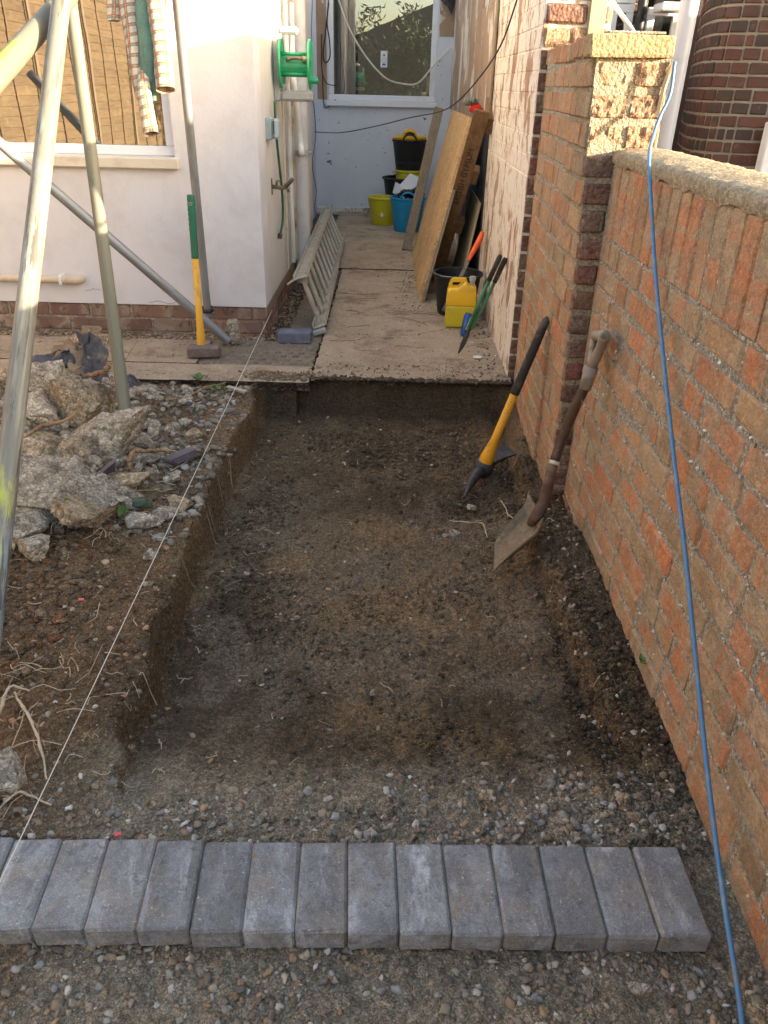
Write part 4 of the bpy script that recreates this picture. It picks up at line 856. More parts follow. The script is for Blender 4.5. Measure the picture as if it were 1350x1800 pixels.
# jerrycan
jc = onz(808, 577); je = empty('jerrycan', 'yellow plastic jerrycan with grey cap and darker lower half', 'jerrycan', (jc[0], jc[1]+.05, .003), (0, 0, R(-3)))
w2 = .100; 
def rrect(x0, x1, z0, z1, r, n=4, bl=None):
    o = []
    for cx_, cz_, a0 in ((x1-r, z0+r, -90), (x1-r, z1-r, 0), (x0+r, z1-r, 90), (x0+r, z0+r, 180)):
        for i in range(n+1): a = R(a0+90*i/n); o.append((cx_+r*math.cos(a), cz_+r*math.sin(a)))
    return o
def prism_round(outline, y0, y1, mat, name, parent, bev=.018):
    mb = MB(); mb.poly(outline, y0, y1); o = mb.build(name, mat, parent, True); me = o.data
    b_ = o.modifiers.new('b', 'BEVEL'); b_.width = bev; b_.segments = 3; b_.limit_method = 'ANGLE'; b_.angle_limit = R(50); return o
prism_round(rrect(-w2, w2, 0, .152, .018), -.062, .062, m_jerryl, 'lower_body', je)
prism_round([(-w2-.001, .146), (w2+.001, .146), (w2-.004, .262), (w2-.016, .276), (.045, .278), (.03, .30), (.02, .302), (-.03, .262), (-w2+.03, .262), (-w2+.006, .25)], -.063, .063, m_jerry, 'upper_body', je, .012)
outer = [(-.088, .25), (.036, .25), (.034, .305), (.022, .322), (-.055, .322), (-.075, .31), (-.088, .28), (-.09, .26)]
inner = [(-.060, .272), (.008, .272), (.015, .281), (.015, .291), (.006, .298), (-.056, .298), (-.066, .292), (-.066, .28)]
k8 = 8; V = [(x, -.02, z) for x, z in outer]+[(x, -.02, z) for x, z in inner]+[(x, .02, z) for x, z in outer]+[(x, .02, z) for x, z in inner]
F = []
for i in range(8):
    j = (i+1) % 8; F += [(i, j, j+8, i+8), (i+16, i+24, j+24, j+16), (i, i+16, j+16, j), (i+8, j+8, j+24, i+24)]
MB().add(V, F).build('handle', m_jerry, je)
MB().lathe([(.0001, .335), (.019, .335), (.021, .332), (.021, .306), (.016, .304), (.016, .27)], 20, (.068, 0, 0)).build('cap', m_grey, je, True, auto=40)
# drinks can
dc = onz(815, 592); dn_ = empty('drinks_can', 'small blue and silver drinks can by the green handles', 'can', (dc[0], dc[1]+.01, .004), (R(-4), R(12), R(20)))
MB().lathe([(.0001, 0), (.022, 0), (.027, .008), (.027, .055)], 24).build('lower_body', m_canb, dn_, True, auto=50)
mb = MB(); mb.lathe([(.0272, .0551), (.0272, .132), (.022, .145), (.0222, .148), (.019, .146), (.0001, .144)], 24); mb.build('upper_body', m_canb, dn_, True, auto=50)
mb = MB(); mb.poly([(-.012, .045), (.006, .045), (.024, .13), (.004, .13)], -.0285, -.0272); mb.build('silver_panel', m_silver, dn_)
def text(body, size, mat, parent, M, name='lettering', ext=.0002):
    c = bpy.data.curves.new(name, 'FONT'); c.body = body; c.size = size; c.extrude = ext; c.align_x = 'CENTER'; c.align_y = 'CENTER'; c.materials.append(mat)
    o = bpy.data.objects.new(name, c); COL.objects.link(o); bpy.context.view_layer.update(); me = bpy.data.meshes.new_from_object(o); bpy.data.objects.remove(o); me.materials.clear(); me.materials.append(mat); o = link(name, me); o.parent = parent; o.matrix_local = Matrix(M.tolist()); return o
text('Red Bull', .016, m_canred, dn_, frame((0, -.0292, .07), (1, 0, 0), (0, 0, 1), (0, -1, 0)))
# long-handled shears
sh = onz(806, 622); top = onx(884, 447, TX-.03)
s_t = empty('long_handled_shears', 'green handled edging shears leaning against the painted wall', 'shears', sh)
d0 = top-sh; 
for s in (0, 1):
    o2 = np.array([.0, .03, 0])*s; e = d0+np.array([.008, .012, -.025])*s; side = np.array([.016, 0, .004])*(1 if s else -1)
    MB().tube([d0*.26+side*.5, e*.5+side, e*.76+side*.9], .0105, 12).build('handle', m_gtube, s_t, True)
    MB().tube([e*.75+side*.9, e*.97+side*.8, e+side*.8], [.014, .0155, .012], 12).build('grip', m_grip, s_t, True)
    MB().tube([d0*.27+side*.4, d0*.2-side*.3, d0*.1-side*.5, np.array([.0, 0, .004])-side*.1], [.008, .010, .008, .003], 8, sm=3).build('blade', m_iron, s_t, True)
# ------------------------------------------------------------------ leaning boards
def board(name, A, B_, Ct, th, mat, label, cat='board', group=None):
    """A near foot, B_ far foot, Ct top near corner (world)"""
    A, B_, Ct = map(lambda v: np.array(v, float), (A, B_, Ct)); ex = B_-A; ez = Ct-A; n = nrm(np.cross(ex, ez)); t = empty(name, label, cat, A, group=group)
    V, F = cbox((0, 0, 0), (1, 1, 1), .0); V = np.array([(0, 0, 0), (1, 0, 0), (1, 0, 1), (0, 0, 1), (0, 1, 0), (1, 1, 0), (1, 1, 1), (0, 1, 1)], float)
    W = np.array([v[0]*ex+v[2]*ez+v[1]*n*th for v in V]); MB().add(W, [(0, 1, 2, 3), (7, 6, 5, 4), (0, 4, 5, 1), (1, 5, 6, 2), (2, 6, 7, 3), (3, 7, 4, 0)]).build('panel', mat, t)
    return t, ex, ez, n
A = onz(735, 531, .003); Bq = onz(725, 446, .003); Ct = onx(826, 206, .56)
t, ex, ez, n_ = board('chipboard_sheet', A, Bq, Ct, .022, m_chip, 'yellow chipboard sheet leaning on the alley wall')
MB().add([ez*.0+n_*.024, ez*.0+n_*.024+ex*.9, ez*.62+n_*.024+ex*.9, ez*.62+n_*.024, ez*.0+n_*.044, ez*.0+n_*.044+ex*.9, ez*.62+n_*.044+ex*.9, ez*.62+n_*.044], [(0, 1, 2, 3), (7, 6, 5, 4), (0, 4, 5, 1), (1, 5, 6, 2), (2, 6, 7, 3), (3, 7, 4, 0)]).build('backing_sheet', m_timb, t)
A2 = onz(714, 440, .003); T2 = ony(772, 190, 8.6)
d_ = T2-A2; bt_ = empty('timber_plank', 'grey weathered plank leaning left of the chipboard', 'plank', A2)
M_ = axf((0, 0, 0), d_, (0, 1, 0)); MB().box((-.045, -.02, 0), (.045, .02, np.linalg.norm(d_)), .004, M=M_).build('plank_body', m_timb, bt_)
# pallet
A3 = onz(757, 500, .003)+[.04, .15, 0]; T3 = onx(848, 196, .60); d_ = T3-A3; pa_ = empty('wooden_pallet', 'brown stencilled pallet leaning between chipboard and wall', 'pallet', A3)
ez_ = nrm(d_); ey_ = nrm(np.array([0, 1., 0])-ez_*ez_[1]); exn = np.cross(ey_, ez_); Lp = np.linalg.norm(d_)
Mp = frame((0, 0, 0), exn, ey_, ez_)
MB().box((-.055, 0, 0), (.055, .022, Lp), .003, M=Mp).build('side_board', m_pal, pa_)
for q in (.06, .36, .66, .93): MB().box((.056, .02, Lp*q-.055), (.105, .10, Lp*q+.055), .003, M=Mp).build('block', m_pal, pa_)
for q in (.0, .45, .9): MB().box((.056, .102, Lp*q), (.078, .95, Lp*q+.1), .003, M=Mp).build('cross_board', m_pal, pa_)
mt_ = frame((Mp[:3, :3]@np.array([0, -.0015, Lp*.66])), Mp[:3, 2], -Mp[:3, 0], -Mp[:3, 1])
text('BRITISH GYPSUM', .062, m_ink, pa_, mt_, ext=.0003)
# small ply behind
A5 = onz(800, 500, .003)+[.0, .9, 0]
pc = onx(822, 365, .64)
t, *_ = board('ply_offcut', (.53, 6.15, .003), (.55, 7.1, .003), (.655, 6.2, .68), .015, m_ply, 'small pale plywood offcut leaning behind the bucket')
MB().box((TX-.008, 6.15, .02), (TX-.003, 8.2, 1.15), .001).build('black_gap_fill', m_sheet, None); bpy.data.objects['black_gap_fill']  # black sheet puts the shade of the gap behind the boards into colour
tag(bpy.data.objects['black_gap_fill'], 'black sheet standing in for the shaded gap behind the boards', 'sheet')
# gloves
gp = onx(828, 185, .58)
gl = empty('work_gloves', 'grey work gloves with red cuffs on the pallet top', 'gloves', gp)
def blob(c, s, mat, name, parent, seed, amp=.35):
    V, F = ICO[3]; V = V.copy()
    for i in range(len(V)): V[i] *= 1+amp*mnoise.fractal(Vector(V[i]*1.4+seed), .8, 2, 3)
    return link(name, mkmesh(name, V*np.array(s), F, mat, True), parent, c)
g_ = blob((0, 0, .02), (.055, .05, .025), m_glove, 'palm', gl, 3)
for a in range(4): MB().tube([(-.02+.018*a, -.02, .03), (-.045+.02*a, -.05, .045), (-.06+.022*a, -.075, .02)], [.012, .011, .008], 8, sm=3).build('finger', m_glove, gl, True)
blob((.035, -.045, -.022), (.045, .03, .032), m_red, 'cuff', gl, 9)
# ------------------------------------------------------------------ ladder lying on its side
A = onz(562, 574, .05); Bf = onz(600, 418, .05); Bf = A+(Bf-A)*1.0
Tn = ony(529, 489, A[1]-.02); Tf = ony(578, 365, Bf[1]+.3)
ld = empty('alloy_ladder', 'dirty alloy ladder lying on edge against the left alley wall', 'ladder', A)
def rail(P0, P1, wv, tv, name):
    d_ = P1-P0; L = np.linalg.norm(d_); z = d_/L; x = nrm(wv-z*(wv@z)); y = np.cross(z, x); M = frame(P0-A, x, y, z)
    mb = MB(); mb.box((-.045, -.004, 0), (.045, .004, L), .001, M=M); mb.box((-.045, -.028, 0), (-.037, -.004, L), .001, M=M); mb.box((.037, -.028, 0), (.045, -.004, L), .001, M=M)
    return mb.build(name, m_alu, ld)
up = Tn-A; side = nrm(np.cross(Bf-A, up))
rail(A, Bf, side, None, 'stile'); rail(Tn, Tf, side, None, 'stile')
for i in range(13):
    t = .02+i*.079; p0 = A+(Bf-A)*t-A; p1 = Tn+(Tf-Tn)*t-A
    MB().tube([p0, p1], .0165, 10).build('rung', m_alu, ld, True, auto=50)
MB().tube([Tn-A+side*.045, Tn-A-side*.02+[-.02, -.02, .0], Tn-A-side*.09+[0, -.01, -.01]], .008, 8, sm=3).build('hook', m_alu, ld, True)
MB().box((-.055, -.03, -.045), (.03, .02, -.012), .006, M=frame(A-A, nrm(side), nrm(Bf-A), np.cross(side, nrm(Bf-A)))).build('rubber_foot', m_grey, ld)
# loose pavers by the ladder
for k, (dx, dy, dz, lb) in enumerate(((0, 0, .0, 'blue grey block paver, front one of the pair by the ladder'), (.0, .07, .0, 'blue grey block paver tucked behind the front one by the ladder'))):
    c = onz(517, 604)+np.array([dx, dy+.03, .0]); o = link('loose_paver', mkmesh('loose_paver', *cbox((-.105, -.032, 0), (.105, .032, .068-.006*k), .006), material('blue_paver', (.12, .13, .17), [((.2, .21, .25), 9, .5, .7)], rough=.7, bump=[(60, .002)])), None, c, (0, 0, R(1+k*2))); tag(o, lb, 'paver', 'loose pavers by the ladder')
# standing concrete block and sledgehammer
c = onz(414, 605); o = link('concrete_block', mkmesh('concrete_block', *cbox((-.038, -.035, 0), (.038, .035, .155), .014), m_lump), None, c, (0, R(-3), R(12))); tag(o, 'small rounded concrete block standing by the plinth', 'block')
hp0 = onz(360, 628, .0); top = ony(335, 342, hp0[1]+.12); sl_ = empty('sledgehammer', 'sledgehammer with yellow handle and green grip standing on its head', 'sledgehammer', hp0)
top = top-hp0; b0 = ony(354, 606, hp0[1]+.02)-hp0
MB().box((-.098, -.036, 0), (.098, .036, .075), .014, M=frame((.0, .0, .0), nrm((1, .12, .02)), nrm((-.12, 1, 0)), (0, 0, 1))).build('head', m_sledge, sl_)
mid_ = b0+(top-b0)*.60
MB().tube([b0-[0, 0, .03], b0, b0+(mid_-b0)*.3, mid_], [.026, .027, .020, .0185], 16).build('handle', m_fibre2, sl_, True)
nr = 40; pts = [mid_+(top-mid_)*t for t in np.linspace(-.02, 1, nr)]; rr = [.021+(.0022 if (i % 3 == 0 and i > 16) else 0) for i in range(nr)]; rr[-1] = .019
MB().tube(pts, rr, 16).build('grip', m_ggrip, sl_, True)
MB().lathe([(.005, -.002), (.010, -.002), (.010, .003), (.005, .003)], 12, M=axf(top-nrm(top-mid_)*.045+[0, -.022, 0], (0, -1, 0), (1, 0, 0))).build('eyelet', m_steel, sl_)
# ------------------------------------------------------------------ scaffold poles
PR = .0275
def pole(name, pts, label, mat, r=PR, hollow=False, group='scaffold tubes at left'):
    P = np.array(pts); d_ = P[-1]-P[0]; L = np.linalg.norm(d_); M = axf(P[0], d_)
    mb = MB(); mb.lathe([(r-.004, L), (r, L), (r, 0), (r-.004, 0), (r-.004, .3)], 28); o = mb.build(name, mat, None, True, auto=40)
    o.matrix_world = Matrix(M.tolist()); return tag(o, label, 'scaffold tube', group)
p_top = at(108, 0, 2.42); p_low = at(10, 860, 1.93); d_ = p_low-p_top
zend = -.02; L_ = (p_low[2]-zend)/(-d_[2]); foot = p_low+d_*L_
pole('scaffold_tube', [foot, p_top-d_*.35], 'nearest leaning tube, splashed with pale and yellow paint', m_pole)
f2 = onz(222, 738, .10); p2t = at(124, 0, 3.45); pole('scaffold_tube', [f2, p2t+(p2t-f2)*.2], 'second leaning tube with greenish paint standing in the rubble', m_pole2)
f3 = ony(366, 556, 4.93); p3t = ony(311, 0, 4.55); pole('scaffold_tube', [f3, p3t+(p3t-f3)*.25], 'thin grey tube behind the sledgehammer leaning on the house', m_galv, .024)
b0 = onz(402, 600, .03); b1 = at(0, 252, 4.05); pole('scaffold_tube', [b0, b1+(b1-b0)*.3], 'bare galvanised tube crossing low to the ground by the plinth', m_galv)
q0 = at(-20, 150, 2.15); q1 = at(100, 15, 2.55); pole('scaffold_tube', [q0-(q1-q0)*.4, q1+(q1-q0)*.2], 'short thick brace tube crossing behind the nearest one at top left', m_pole2, .033)
cb = onz(360, 553, .06); mb = MB(); mb.lathe([(.030, -.012), (.036, -.012), (.036, .012), (.030, .012)], 14); 
o = mb.build('pole_clip', m_iron, None, True); o.matrix_world = Matrix(axf(f3+nrm(p3t-f3)*.05, p3t-f3).tolist()); tag(o, 'small dark clip round the foot of the thin grey tube', 'clip')
# ------------------------------------------------------------------ plaid shirt hanging
shz = 3.62
sh_ = empty('quilted_shirt', 'plaid flannel shirt with green quilted lining hanging by the window', 'shirt', at(245, 0, shz))
def cloth(path, wid, mat, name, depth=.5, zc=shz, seed=0, fold=.25, n=26, per=.05):
    o_ = at(245, 0, shz); P = catmull([at(px, py, zc+dz) for px, py, dz in path], 8); W = np.interp(np.linspace(0, 1, len(P)), np.linspace(0, 1, len(wid)), wid)*zc/CF/2
    T = np.gradient(P, axis=0); T /= np.linalg.norm(T, axis=1)[:, None]; V = []; uv = []; s = np.cumsum(np.r_[0, np.linalg.norm(np.diff(P, axis=0), axis=1)])
    for i in range(len(P)):
        x = nrm(cr-(cr@T[i])*T[i]); y = np.cross(T[i], x)
        for k in range(n):
            a = 2*math.pi*k/(n-1); fz = 1+fold*mnoise.noise(Vector((math.cos(a)*1.6+seed, math.sin(a)*1.6, s[i]*7)))+fold*.5*mnoise.noise(Vector((math.cos(a)*4, math.sin(a)*4+seed, s[i]*22)))
            V.append(P[i]-o_+W[i]*fz*(math.cos(a)*x+depth*math.sin(a)*y)); uv.append((a*W[i].mean()/per*.9, s[i]/per))
    F = [(i*n+k, i*n+k+1, (i+1)*n+k+1, (i+1)*n+k) for i in range(len(P)-1) for k in range(n-1)]
    me = mkmesh(name, V, F, mat, True); ul = me.uv_layers.new(name='UVMap')
    vi = np.empty(len(me.loops), dtype=np.int32); me.loops.foreach_get('vertex_index', vi); ul.data.foreach_set('uv', np.array(uv)[vi].ravel())
    return link(name, me, sh_)
cloth([(225, -40, .02), (230, 20, .02), (240, 80, 0), (243, 130, 0), (252, 176, 0)], [40, 38, 32, 28, 20], m_plaidd, 'left_body', .35, seed=1)
cloth([(250, -40, -.02), (258, 30, -.03), (263, 90, -.03), (262, 130, -.02), (270, 178, 0)], [34, 32, 30, 26, 8], m_quilt, 'quilted_lining', .4, seed=5, fold=.35)
cloth([(268, -40, -.03), (276, 20, -.05), (285, 90, -.06), (291, 158, -.06)], [30, 30, 30, 33], m_plaidl, 'right_sleeve', .7, seed=9, fold=.12)
cloth([(252, 120, .0), (254, 165, -.05), (260, 205, -.07), (266, 236, -.07)], [18, 24, 25, 26], m_plaidl, 'left_sleeve', .7, seed=12, fold=.12)
cloth([(286, -40, .06), (288, 10, .06), (291, 40, .05), (292, 62, .05)], [30, 22, 14, 4], m_plaidd, 'back_hem', .3, seed=15)
cloth([(199, -40, .05), (200, 0, .05), (200, 37, .05)], [26, 24, 22], m_plaidd, 'front_hem', .3, seed=17)
# ------------------------------------------------------------------ shovel
tip = onz(866, 1006, -.15); sL = onz(868, 956, -.13); hL = onz(937, 884, -.045); hR = onz(965, 930, -.02)
sv = empty('square_shovel', 'muddy square mouth shovel resting against the garden wall', 'shovel', tip)
# blade plane
nl = np.array([at(px, py, zc) for px, py, zc in ((866, 1007, 2.78), (869, 957, 2.90), (938, 884, 2.99), (963, 906, 2.90), (963, 932, 2.82))])
def bil(u, v):  # u across (near edge 0, far edge 1), v from mouth (0) to shoulder (1)
    near = nl[0]*(1-v)+nl[4]*v; far = nl[1]*(1-v)+nl[2]*v; return near*(1-u)+far*u
nbl = nrm(np.cross(nl[4]-nl[0], nl[1]-nl[0])); nbl = nbl if nbl[2] > 0 else -nbl
V = []; F = []; nu, nv = 13, 17
for j in range(nv):
    for i in range(nu):
        u = i/(nu-1); v = j/(nv-1); p = bil(u, v); e = max(0, abs(2*u-1)-.82)/.18; p = p+nbl*(.030*e**1.5*v**.5-.008*(1-(2*u-1)**2))+nbl*.030*max(0, v-.86)/.14
        V.append(p-tip)
for j in range(nv-1):
    for i in range(nu-1): a = j*nu+i; F.append((a, a+1, a+nu+1, a+nu))
o = MB().add(V, F).build('blade', m_spade, sv, True); q = o.modifiers.new('s', 'SOLIDIFY'); q.thickness = .0035; q.offset = 0
shp = [at(948, 905, 2.86)+nbl*.012, at(957, 880, 2.86), at(968, 830, 2.82), at(988, 772, 2.79), at(1013, 712, 2.72), at(1032, 672, 2.68)]
sock = bil(.5, .78)+nbl*.006
MB().tube([sock-tip, shp[0]-tip+[0, 0, .0], shp[1]-tip, shp[2]-tip, at(974, 812, 2.81)-tip], [.014, .024, .021, .0195, .0195], 14, sm=4).build('socket', material('brown_socket', (.10, .055, .034), [((.24, .17, .11), 10, .5, .7), ((.08, .04, .03), 20, .5, .7)], rough=.6, spec=.3), sv, True)
MB().tube([at(973, 815, 2.81)-tip, shp[3]-tip, shp[4]-tip, shp[5]-tip], .0178, 14, sm=3).build('shaft', m_shaft, sv, True)
MB().tube([at(973, 817, 2.81)-tip, at(975, 811, 2.81)-tip], .0205, 14).build('collar', m_cream2, sv, True)
e0 = at(1028, 684, 2.69)-tip; e1 = at(1040, 645, 2.66)-tip; hA = at(1053, 578, 2.66)-tip; hB = at(1062, 592, 2.44)-tip
gA = at(1046, 590, 2.75)-tip; gB = at(1062, 590, 2.53)-tip
m_yh = material('grey_tan_grip', (.27, .22, .165), [((.36, .30, .23), 8, .5, .65), ((.16, .12, .09), 18, .55, .7)], rough=.6)
MB().tube([e0, e1], [.021, .025], 14).build('yoke_socket', m_yh, sv, True)
MB().tube([e1, (e1*.4+gA*.6)+[-.004, 0, 0], gA], [.017, .013, .014], 10, sm=4).build('yoke_arm', m_yh, sv, True)
MB().tube([e1, (e1*.4+gB*.6)+[.004, 0, 0], gB], [.019, .016, .019], 10, sm=4).build('yoke_arm', m_yh, sv, True)
dgr = nrm(gB-gA); MB().tube([gA-dgr*.012, gA, gB, gB+dgr*.012], [.014, .019, .019, .015], 14).build('grip_bar', m_yh, sv, True)
MB().lathe([(.0001, .003), (.008, .003), (.009, 0)], 10, M=axf(gB+dgr*.012+[-.006, -.004, 0], dgr)).build('rivet', m_brass, sv)
# ------------------------------------------------------------------ mattock
hd0 = onz(849, 822, -.14); tp_ = onx(962, 557, sx(3.6)-.02)
mk = empty('pick_mattock', 'pick mattock with yellow shaft and black grip leaning in the trench corner', 'mattock', hd0)
D = tp_-hd0; k1 = at(916, 686, 0)*0
dn = nrm(D)
tj = .52
MB().tube([D*-.02, D*.07, D*.13, D*.2, D*tj], [.033, .034, .027, .0195, .0185], 16).build('shaft', m_fibre, mk, True)
pts = [D*t for t in (tj-.005, tj+.01, .7, .9, .975, 1.0)]; MB().tube(pts, [.020, .021, .020, .0195, .017, .006], 14).build('grip', m_grip, mk, True)
ptip = onz(816, 874, -.165)-hd0; atip = onx(898, 790, .60)-hd0
c0 = D*-.015
MB().tube([c0-dn*.03, c0, D*.045+0], [.030, .044, .042], 14).build('eye', m_iron, mk, True)
MB().tube([c0, c0+(ptip-c0)*.35+[0, 0, .022], c0+(ptip-c0)*.7+[0, 0, .016], ptip], [.030, .024, .017, .005], 8, sm=4).build('pick_point', m_iron, mk, True)
dv = atip-c0; wv = nrm(np.cross(dv, dn)); V = []
for t, w_, th in ((0, .022, .018), (.35, .024, .012), (.7, .036, .007), (1, .045, .003)):
    p = c0+dv*t+np.array([0, 0, .012])*math.sin(t*3.14); up_ = nrm(np.cross(wv, dv))
    V += [p-wv*w_-up_*th, p+wv*w_-up_*th, p+wv*w_+up_*th, p-wv*w_+up_*th]
F = [(0, 1, 2, 3), (15, 14, 13, 12)]+[(i*4+k, i*4+(k+1) % 4, i*4+4+(k+1) % 4, i*4+4+k) for i in range(3) for k in range(4)]
MB().add(V, F).build('adze_blade', m_iron, mk)
# ------------------------------------------------------------------ blue cable, string
e = onz(1306, 1815, -.06); Pc = [ony(1186, 108, PY-.03), ony(1178, 165, PY-.04), ony(1160, 205, PY-.05), ony(1148, 240, PY-.12), onx(1141, 275, WX-.02), onx(1143, 330, WX-.026)]
for py, px, t in ((480, 1152, .06), (640, 1167, .13), (800, 1184, .22), (960, 1203, .33), (1120, 1219, .45), (1280, 1235, .57), (1440, 1253, .7), (1600, 1275, .83), (1740, 1297, .95)):
    Pc.append(onx(px, py, WX-.028-(WX-.028-e[0])*t))
Pc.append(onx(1306, 1815, WX-.028-(WX-.028-e[0]))); 
Pl = Pc[-1]; Pc.append(Pl+(Pl-Pc[-2])*.6); g_ = Pc[-1]; Pc.append(np.array([g_[0]-.1, g_[1]-.25, min(g_[2], -.03)]))
cable('blue_cable', Pc, .0056, m_bcable, 'blue cable trailing from the pillar down the garden wall', sm=6)
S0 = onz(0, 1548, .012); S1 = ony(478, 546, 4.97); S0 = S0-(S1-S0)*.12
mb = MB(); mb.tube([S0, S0*.5+S1*.5+[0, 0, -.004], S1], .0013, 6, sm=4); tag(mb.build('string_line', m_string), 'taut white builders string running along the left trench edge', 'string')
# shim of wood on the pillar
o = MB().add([ony(1188, 108, PY-.01), ony(1170, 150, PY-.012), ony(1158, 205, PY-.012), ony(1166, 170, PY-.0), ony(1183, 118, PY), ony(1190, 110, PY)], [(0, 1, 4, 5), (1, 2, 3, 4)]).build('timber_sliver', m_wood); q = o.modifiers.new('s', 'SOLIDIFY'); q.thickness = .012
tag(o, 'splintered timber sliver on the right corner of the pillar', 'timber')
# white tube behind the pillar
a_, b_ = ony(1060, -20, 4.4), ony(1108, 48, 4.4); mb = MB(); mb.tube([a_, b_, b_+(b_-a_)*.5], .011, 10); tag(mb.build('pale_tube', m_pipeb, None, True), 'thin pale tube slanting behind the pillar top', 'tube')
# ------------------------------------------------------------------ rubble lumps
def lump(label, px, py, z, s, seed, rot=(0, 0, 0), mat=m_lump, cuts=7, group=None, name='concrete_lump', cat='rubble', amp=.085):
    rs = np.random.RandomState(seed); V, F = ICO[4 if max(s) > .09 else 3]; V = V.copy()*1.25
    for _ in range(cuts+7):
        d_ = nrm(rs.randn(3)); h = rs.uniform(.5, .85); p = V@d_; V = V-np.outer(np.maximum(0, p-h), d_)
    for sgn in (-1, 1): p = V[:, 2]*sgn; V[:, 2] -= sgn*np.maximum(0, p-.62)
    N = V/np.linalg.norm(V, axis=1)[:, None]
    for i in range(len(V)):
        q = Vector(V[i]*2.2+seed*3.1); V[i] += N[i]*(amp*mnoise.fractal(q, .9, 2.1, 5)+.5*amp*abs(mnoise.noise(q*5))+.4*amp*mnoise.noise(q*11))
    c = onz(px, py, z); o = link(name, mkmesh(name, V*np.array(s)*1.3, F, mat, True), None, c, rot); o.data.set_sharp_from_angle(angle=R(30)); return tag(o, label, cat, group)
lump('tall brown rubble block standing left of the second tube', 138, 715, .16, (.10, .09, .14), 1, (.1, .2, .3), m_lumpt)
lump('large rounded grey concrete lump in the middle of the heap', 180, 772, .11, (.145, .10, .11), 2, (.1, -.15, .2))
lump('mossy dark lump below the large rounded one', 125, 800, .08, (.10, .08, .08), 3, (0, .3, 1), m_lumpt)
lump('long pale broken slab lying across the heap', 88, 845, .15, (.21, .09, .055), 4, (.05, .06, .02), cuts=3)
lump('narrow tilted slab leaning down to the soil', 155, 905, .09, (.06, .15, .04), 5, (-.35, .3, -.5), m_lumpt, 3)
lump('pale lump behind the nearest tube, upper left of the heap', 78, 670, .20, (.10, .09, .08), 6, (.2, .1, .1))
lump('flat grey lump under the upper left one', 62, 720, .17, (.10, .09, .06), 7, (.1, -.1, .7))
lump('ochre rubble block at the left edge of the heap', 48, 805, .11, (.07, .07, .06), 8, (.3, .1, .2), m_lumpt)
lump('squat tan block left of the mossy lump', 92, 790, .10, (.06, .06, .06), 9, (.1, .4, .9), m_lumpt)
lump('grey slab half buried under the long pale slab', 80, 895, .07, (.11, .09, .05), 10, (.3, .1, .3))
lump('dark grey stone low on the left of the heap', 38, 930, .07, (.08, .07, .06), 11, (.1, .5, .3))
lump('white faced stone at the lowest left corner of the heap', 62, 960, .05, (.055, .05, .045), 12, (.2, .3, .2))
lump('thin upright brown slab right of the black sheeting', 192, 700, .12, (.028, .07, .10), 13, (.1, -.45, .1), m_lumpt, 3)
lump('small knobbly stone caught on the root', 205, 668, .22, (.035, .035, .035), 14)
lump('tan lump far left beside the sheeting', 25, 665, .17, (.07, .08, .06), 15, (.3, .2, 1), m_lumpt)
lump('small round grey stone right of the large lump', 248, 775, .06, (.05, .045, .035), 16)
lump('buff stone near the string', 320, 887, .01, (.042, .04, .03), 17, mat=m_lumpt)
lump('grey stone above the fine roots', 290, 900, .01, (.045, .04, .03), 18)
lump('white flint left of the dark leaf', 218, 888, .04, (.035, .025, .03), 19)
lump('yellowish curved tile shard lying in the rubble', 215, 848, .05, (.10, .05, .022), 20, (.2, -.25, .35), m_lumpt, 3)
lump('flat grey fragment right of the yellowish shard', 250, 915, .02, (.06, .05, .025), 21)
lump('pale stone close to the trench edge', 300, 840, .02, (.035, .03, .025), 22)
lump('bluish grey stone on the trench edge beside the slate', 350, 795, .01, (.04, .035, .03), 23)
lump('dark rounded stone near the path edge', 345, 765, .01, (.045, .035, .03), 24, mat=m_lumpt)
lump('dark triangular stone by the lower string', 265, 975, .0, (.022, .018, .014), 25)
lump('grey boulder at the far left above the paver row', 5, 1365, .02, (.05, .06, .05), 26)
lump('pale corner stone at the bottom right by the wall', 1335, 1785, -.055, (.035, .03, .03), 27, mat=m_lumpt)
lump('small grey brick fragment on the trench floor', 797, 938, -.165, (.022, .018, .012), 28, (.2, .2, .5))
lump('pale stone touching the brick fragment', 783, 941, -.165, (.014, .011, .009), 29)
lump('flat blue pebble on the left of the trench floor', 520, 1086, -.15, (.014, .009, .006), 30)
lump('rounded stone beside the green leaf', 829, 892, -.165, (.022, .016, .013), 31)
lump('whitish angular stone in the middle of the trench', 655, 1218, -.14, (.009, .013, .008), 32)
lump('pinkish stone on the gravel at right', 852, 1400, -.03, (.018, .012, .010), 33, mat=m_lumpt)
lump('round pale gravel stone just before the tenth paver', 1125, 1738, -.045, (.016, .013, .011), 34)
lump('brown stone at the right end of the gravel', 1097, 1405, -.03, (.017, .016, .015), 35, mat=m_lumpt)
lump('grey stone behind the last pavers', 1010, 1470, -.04, (.016, .012, .010), 36)
lump('grey block lying on its side at the path corner', 150, 600, .03, (.13, .06, .06), 37, (.1, .2, .3), m_lumpt, 3)
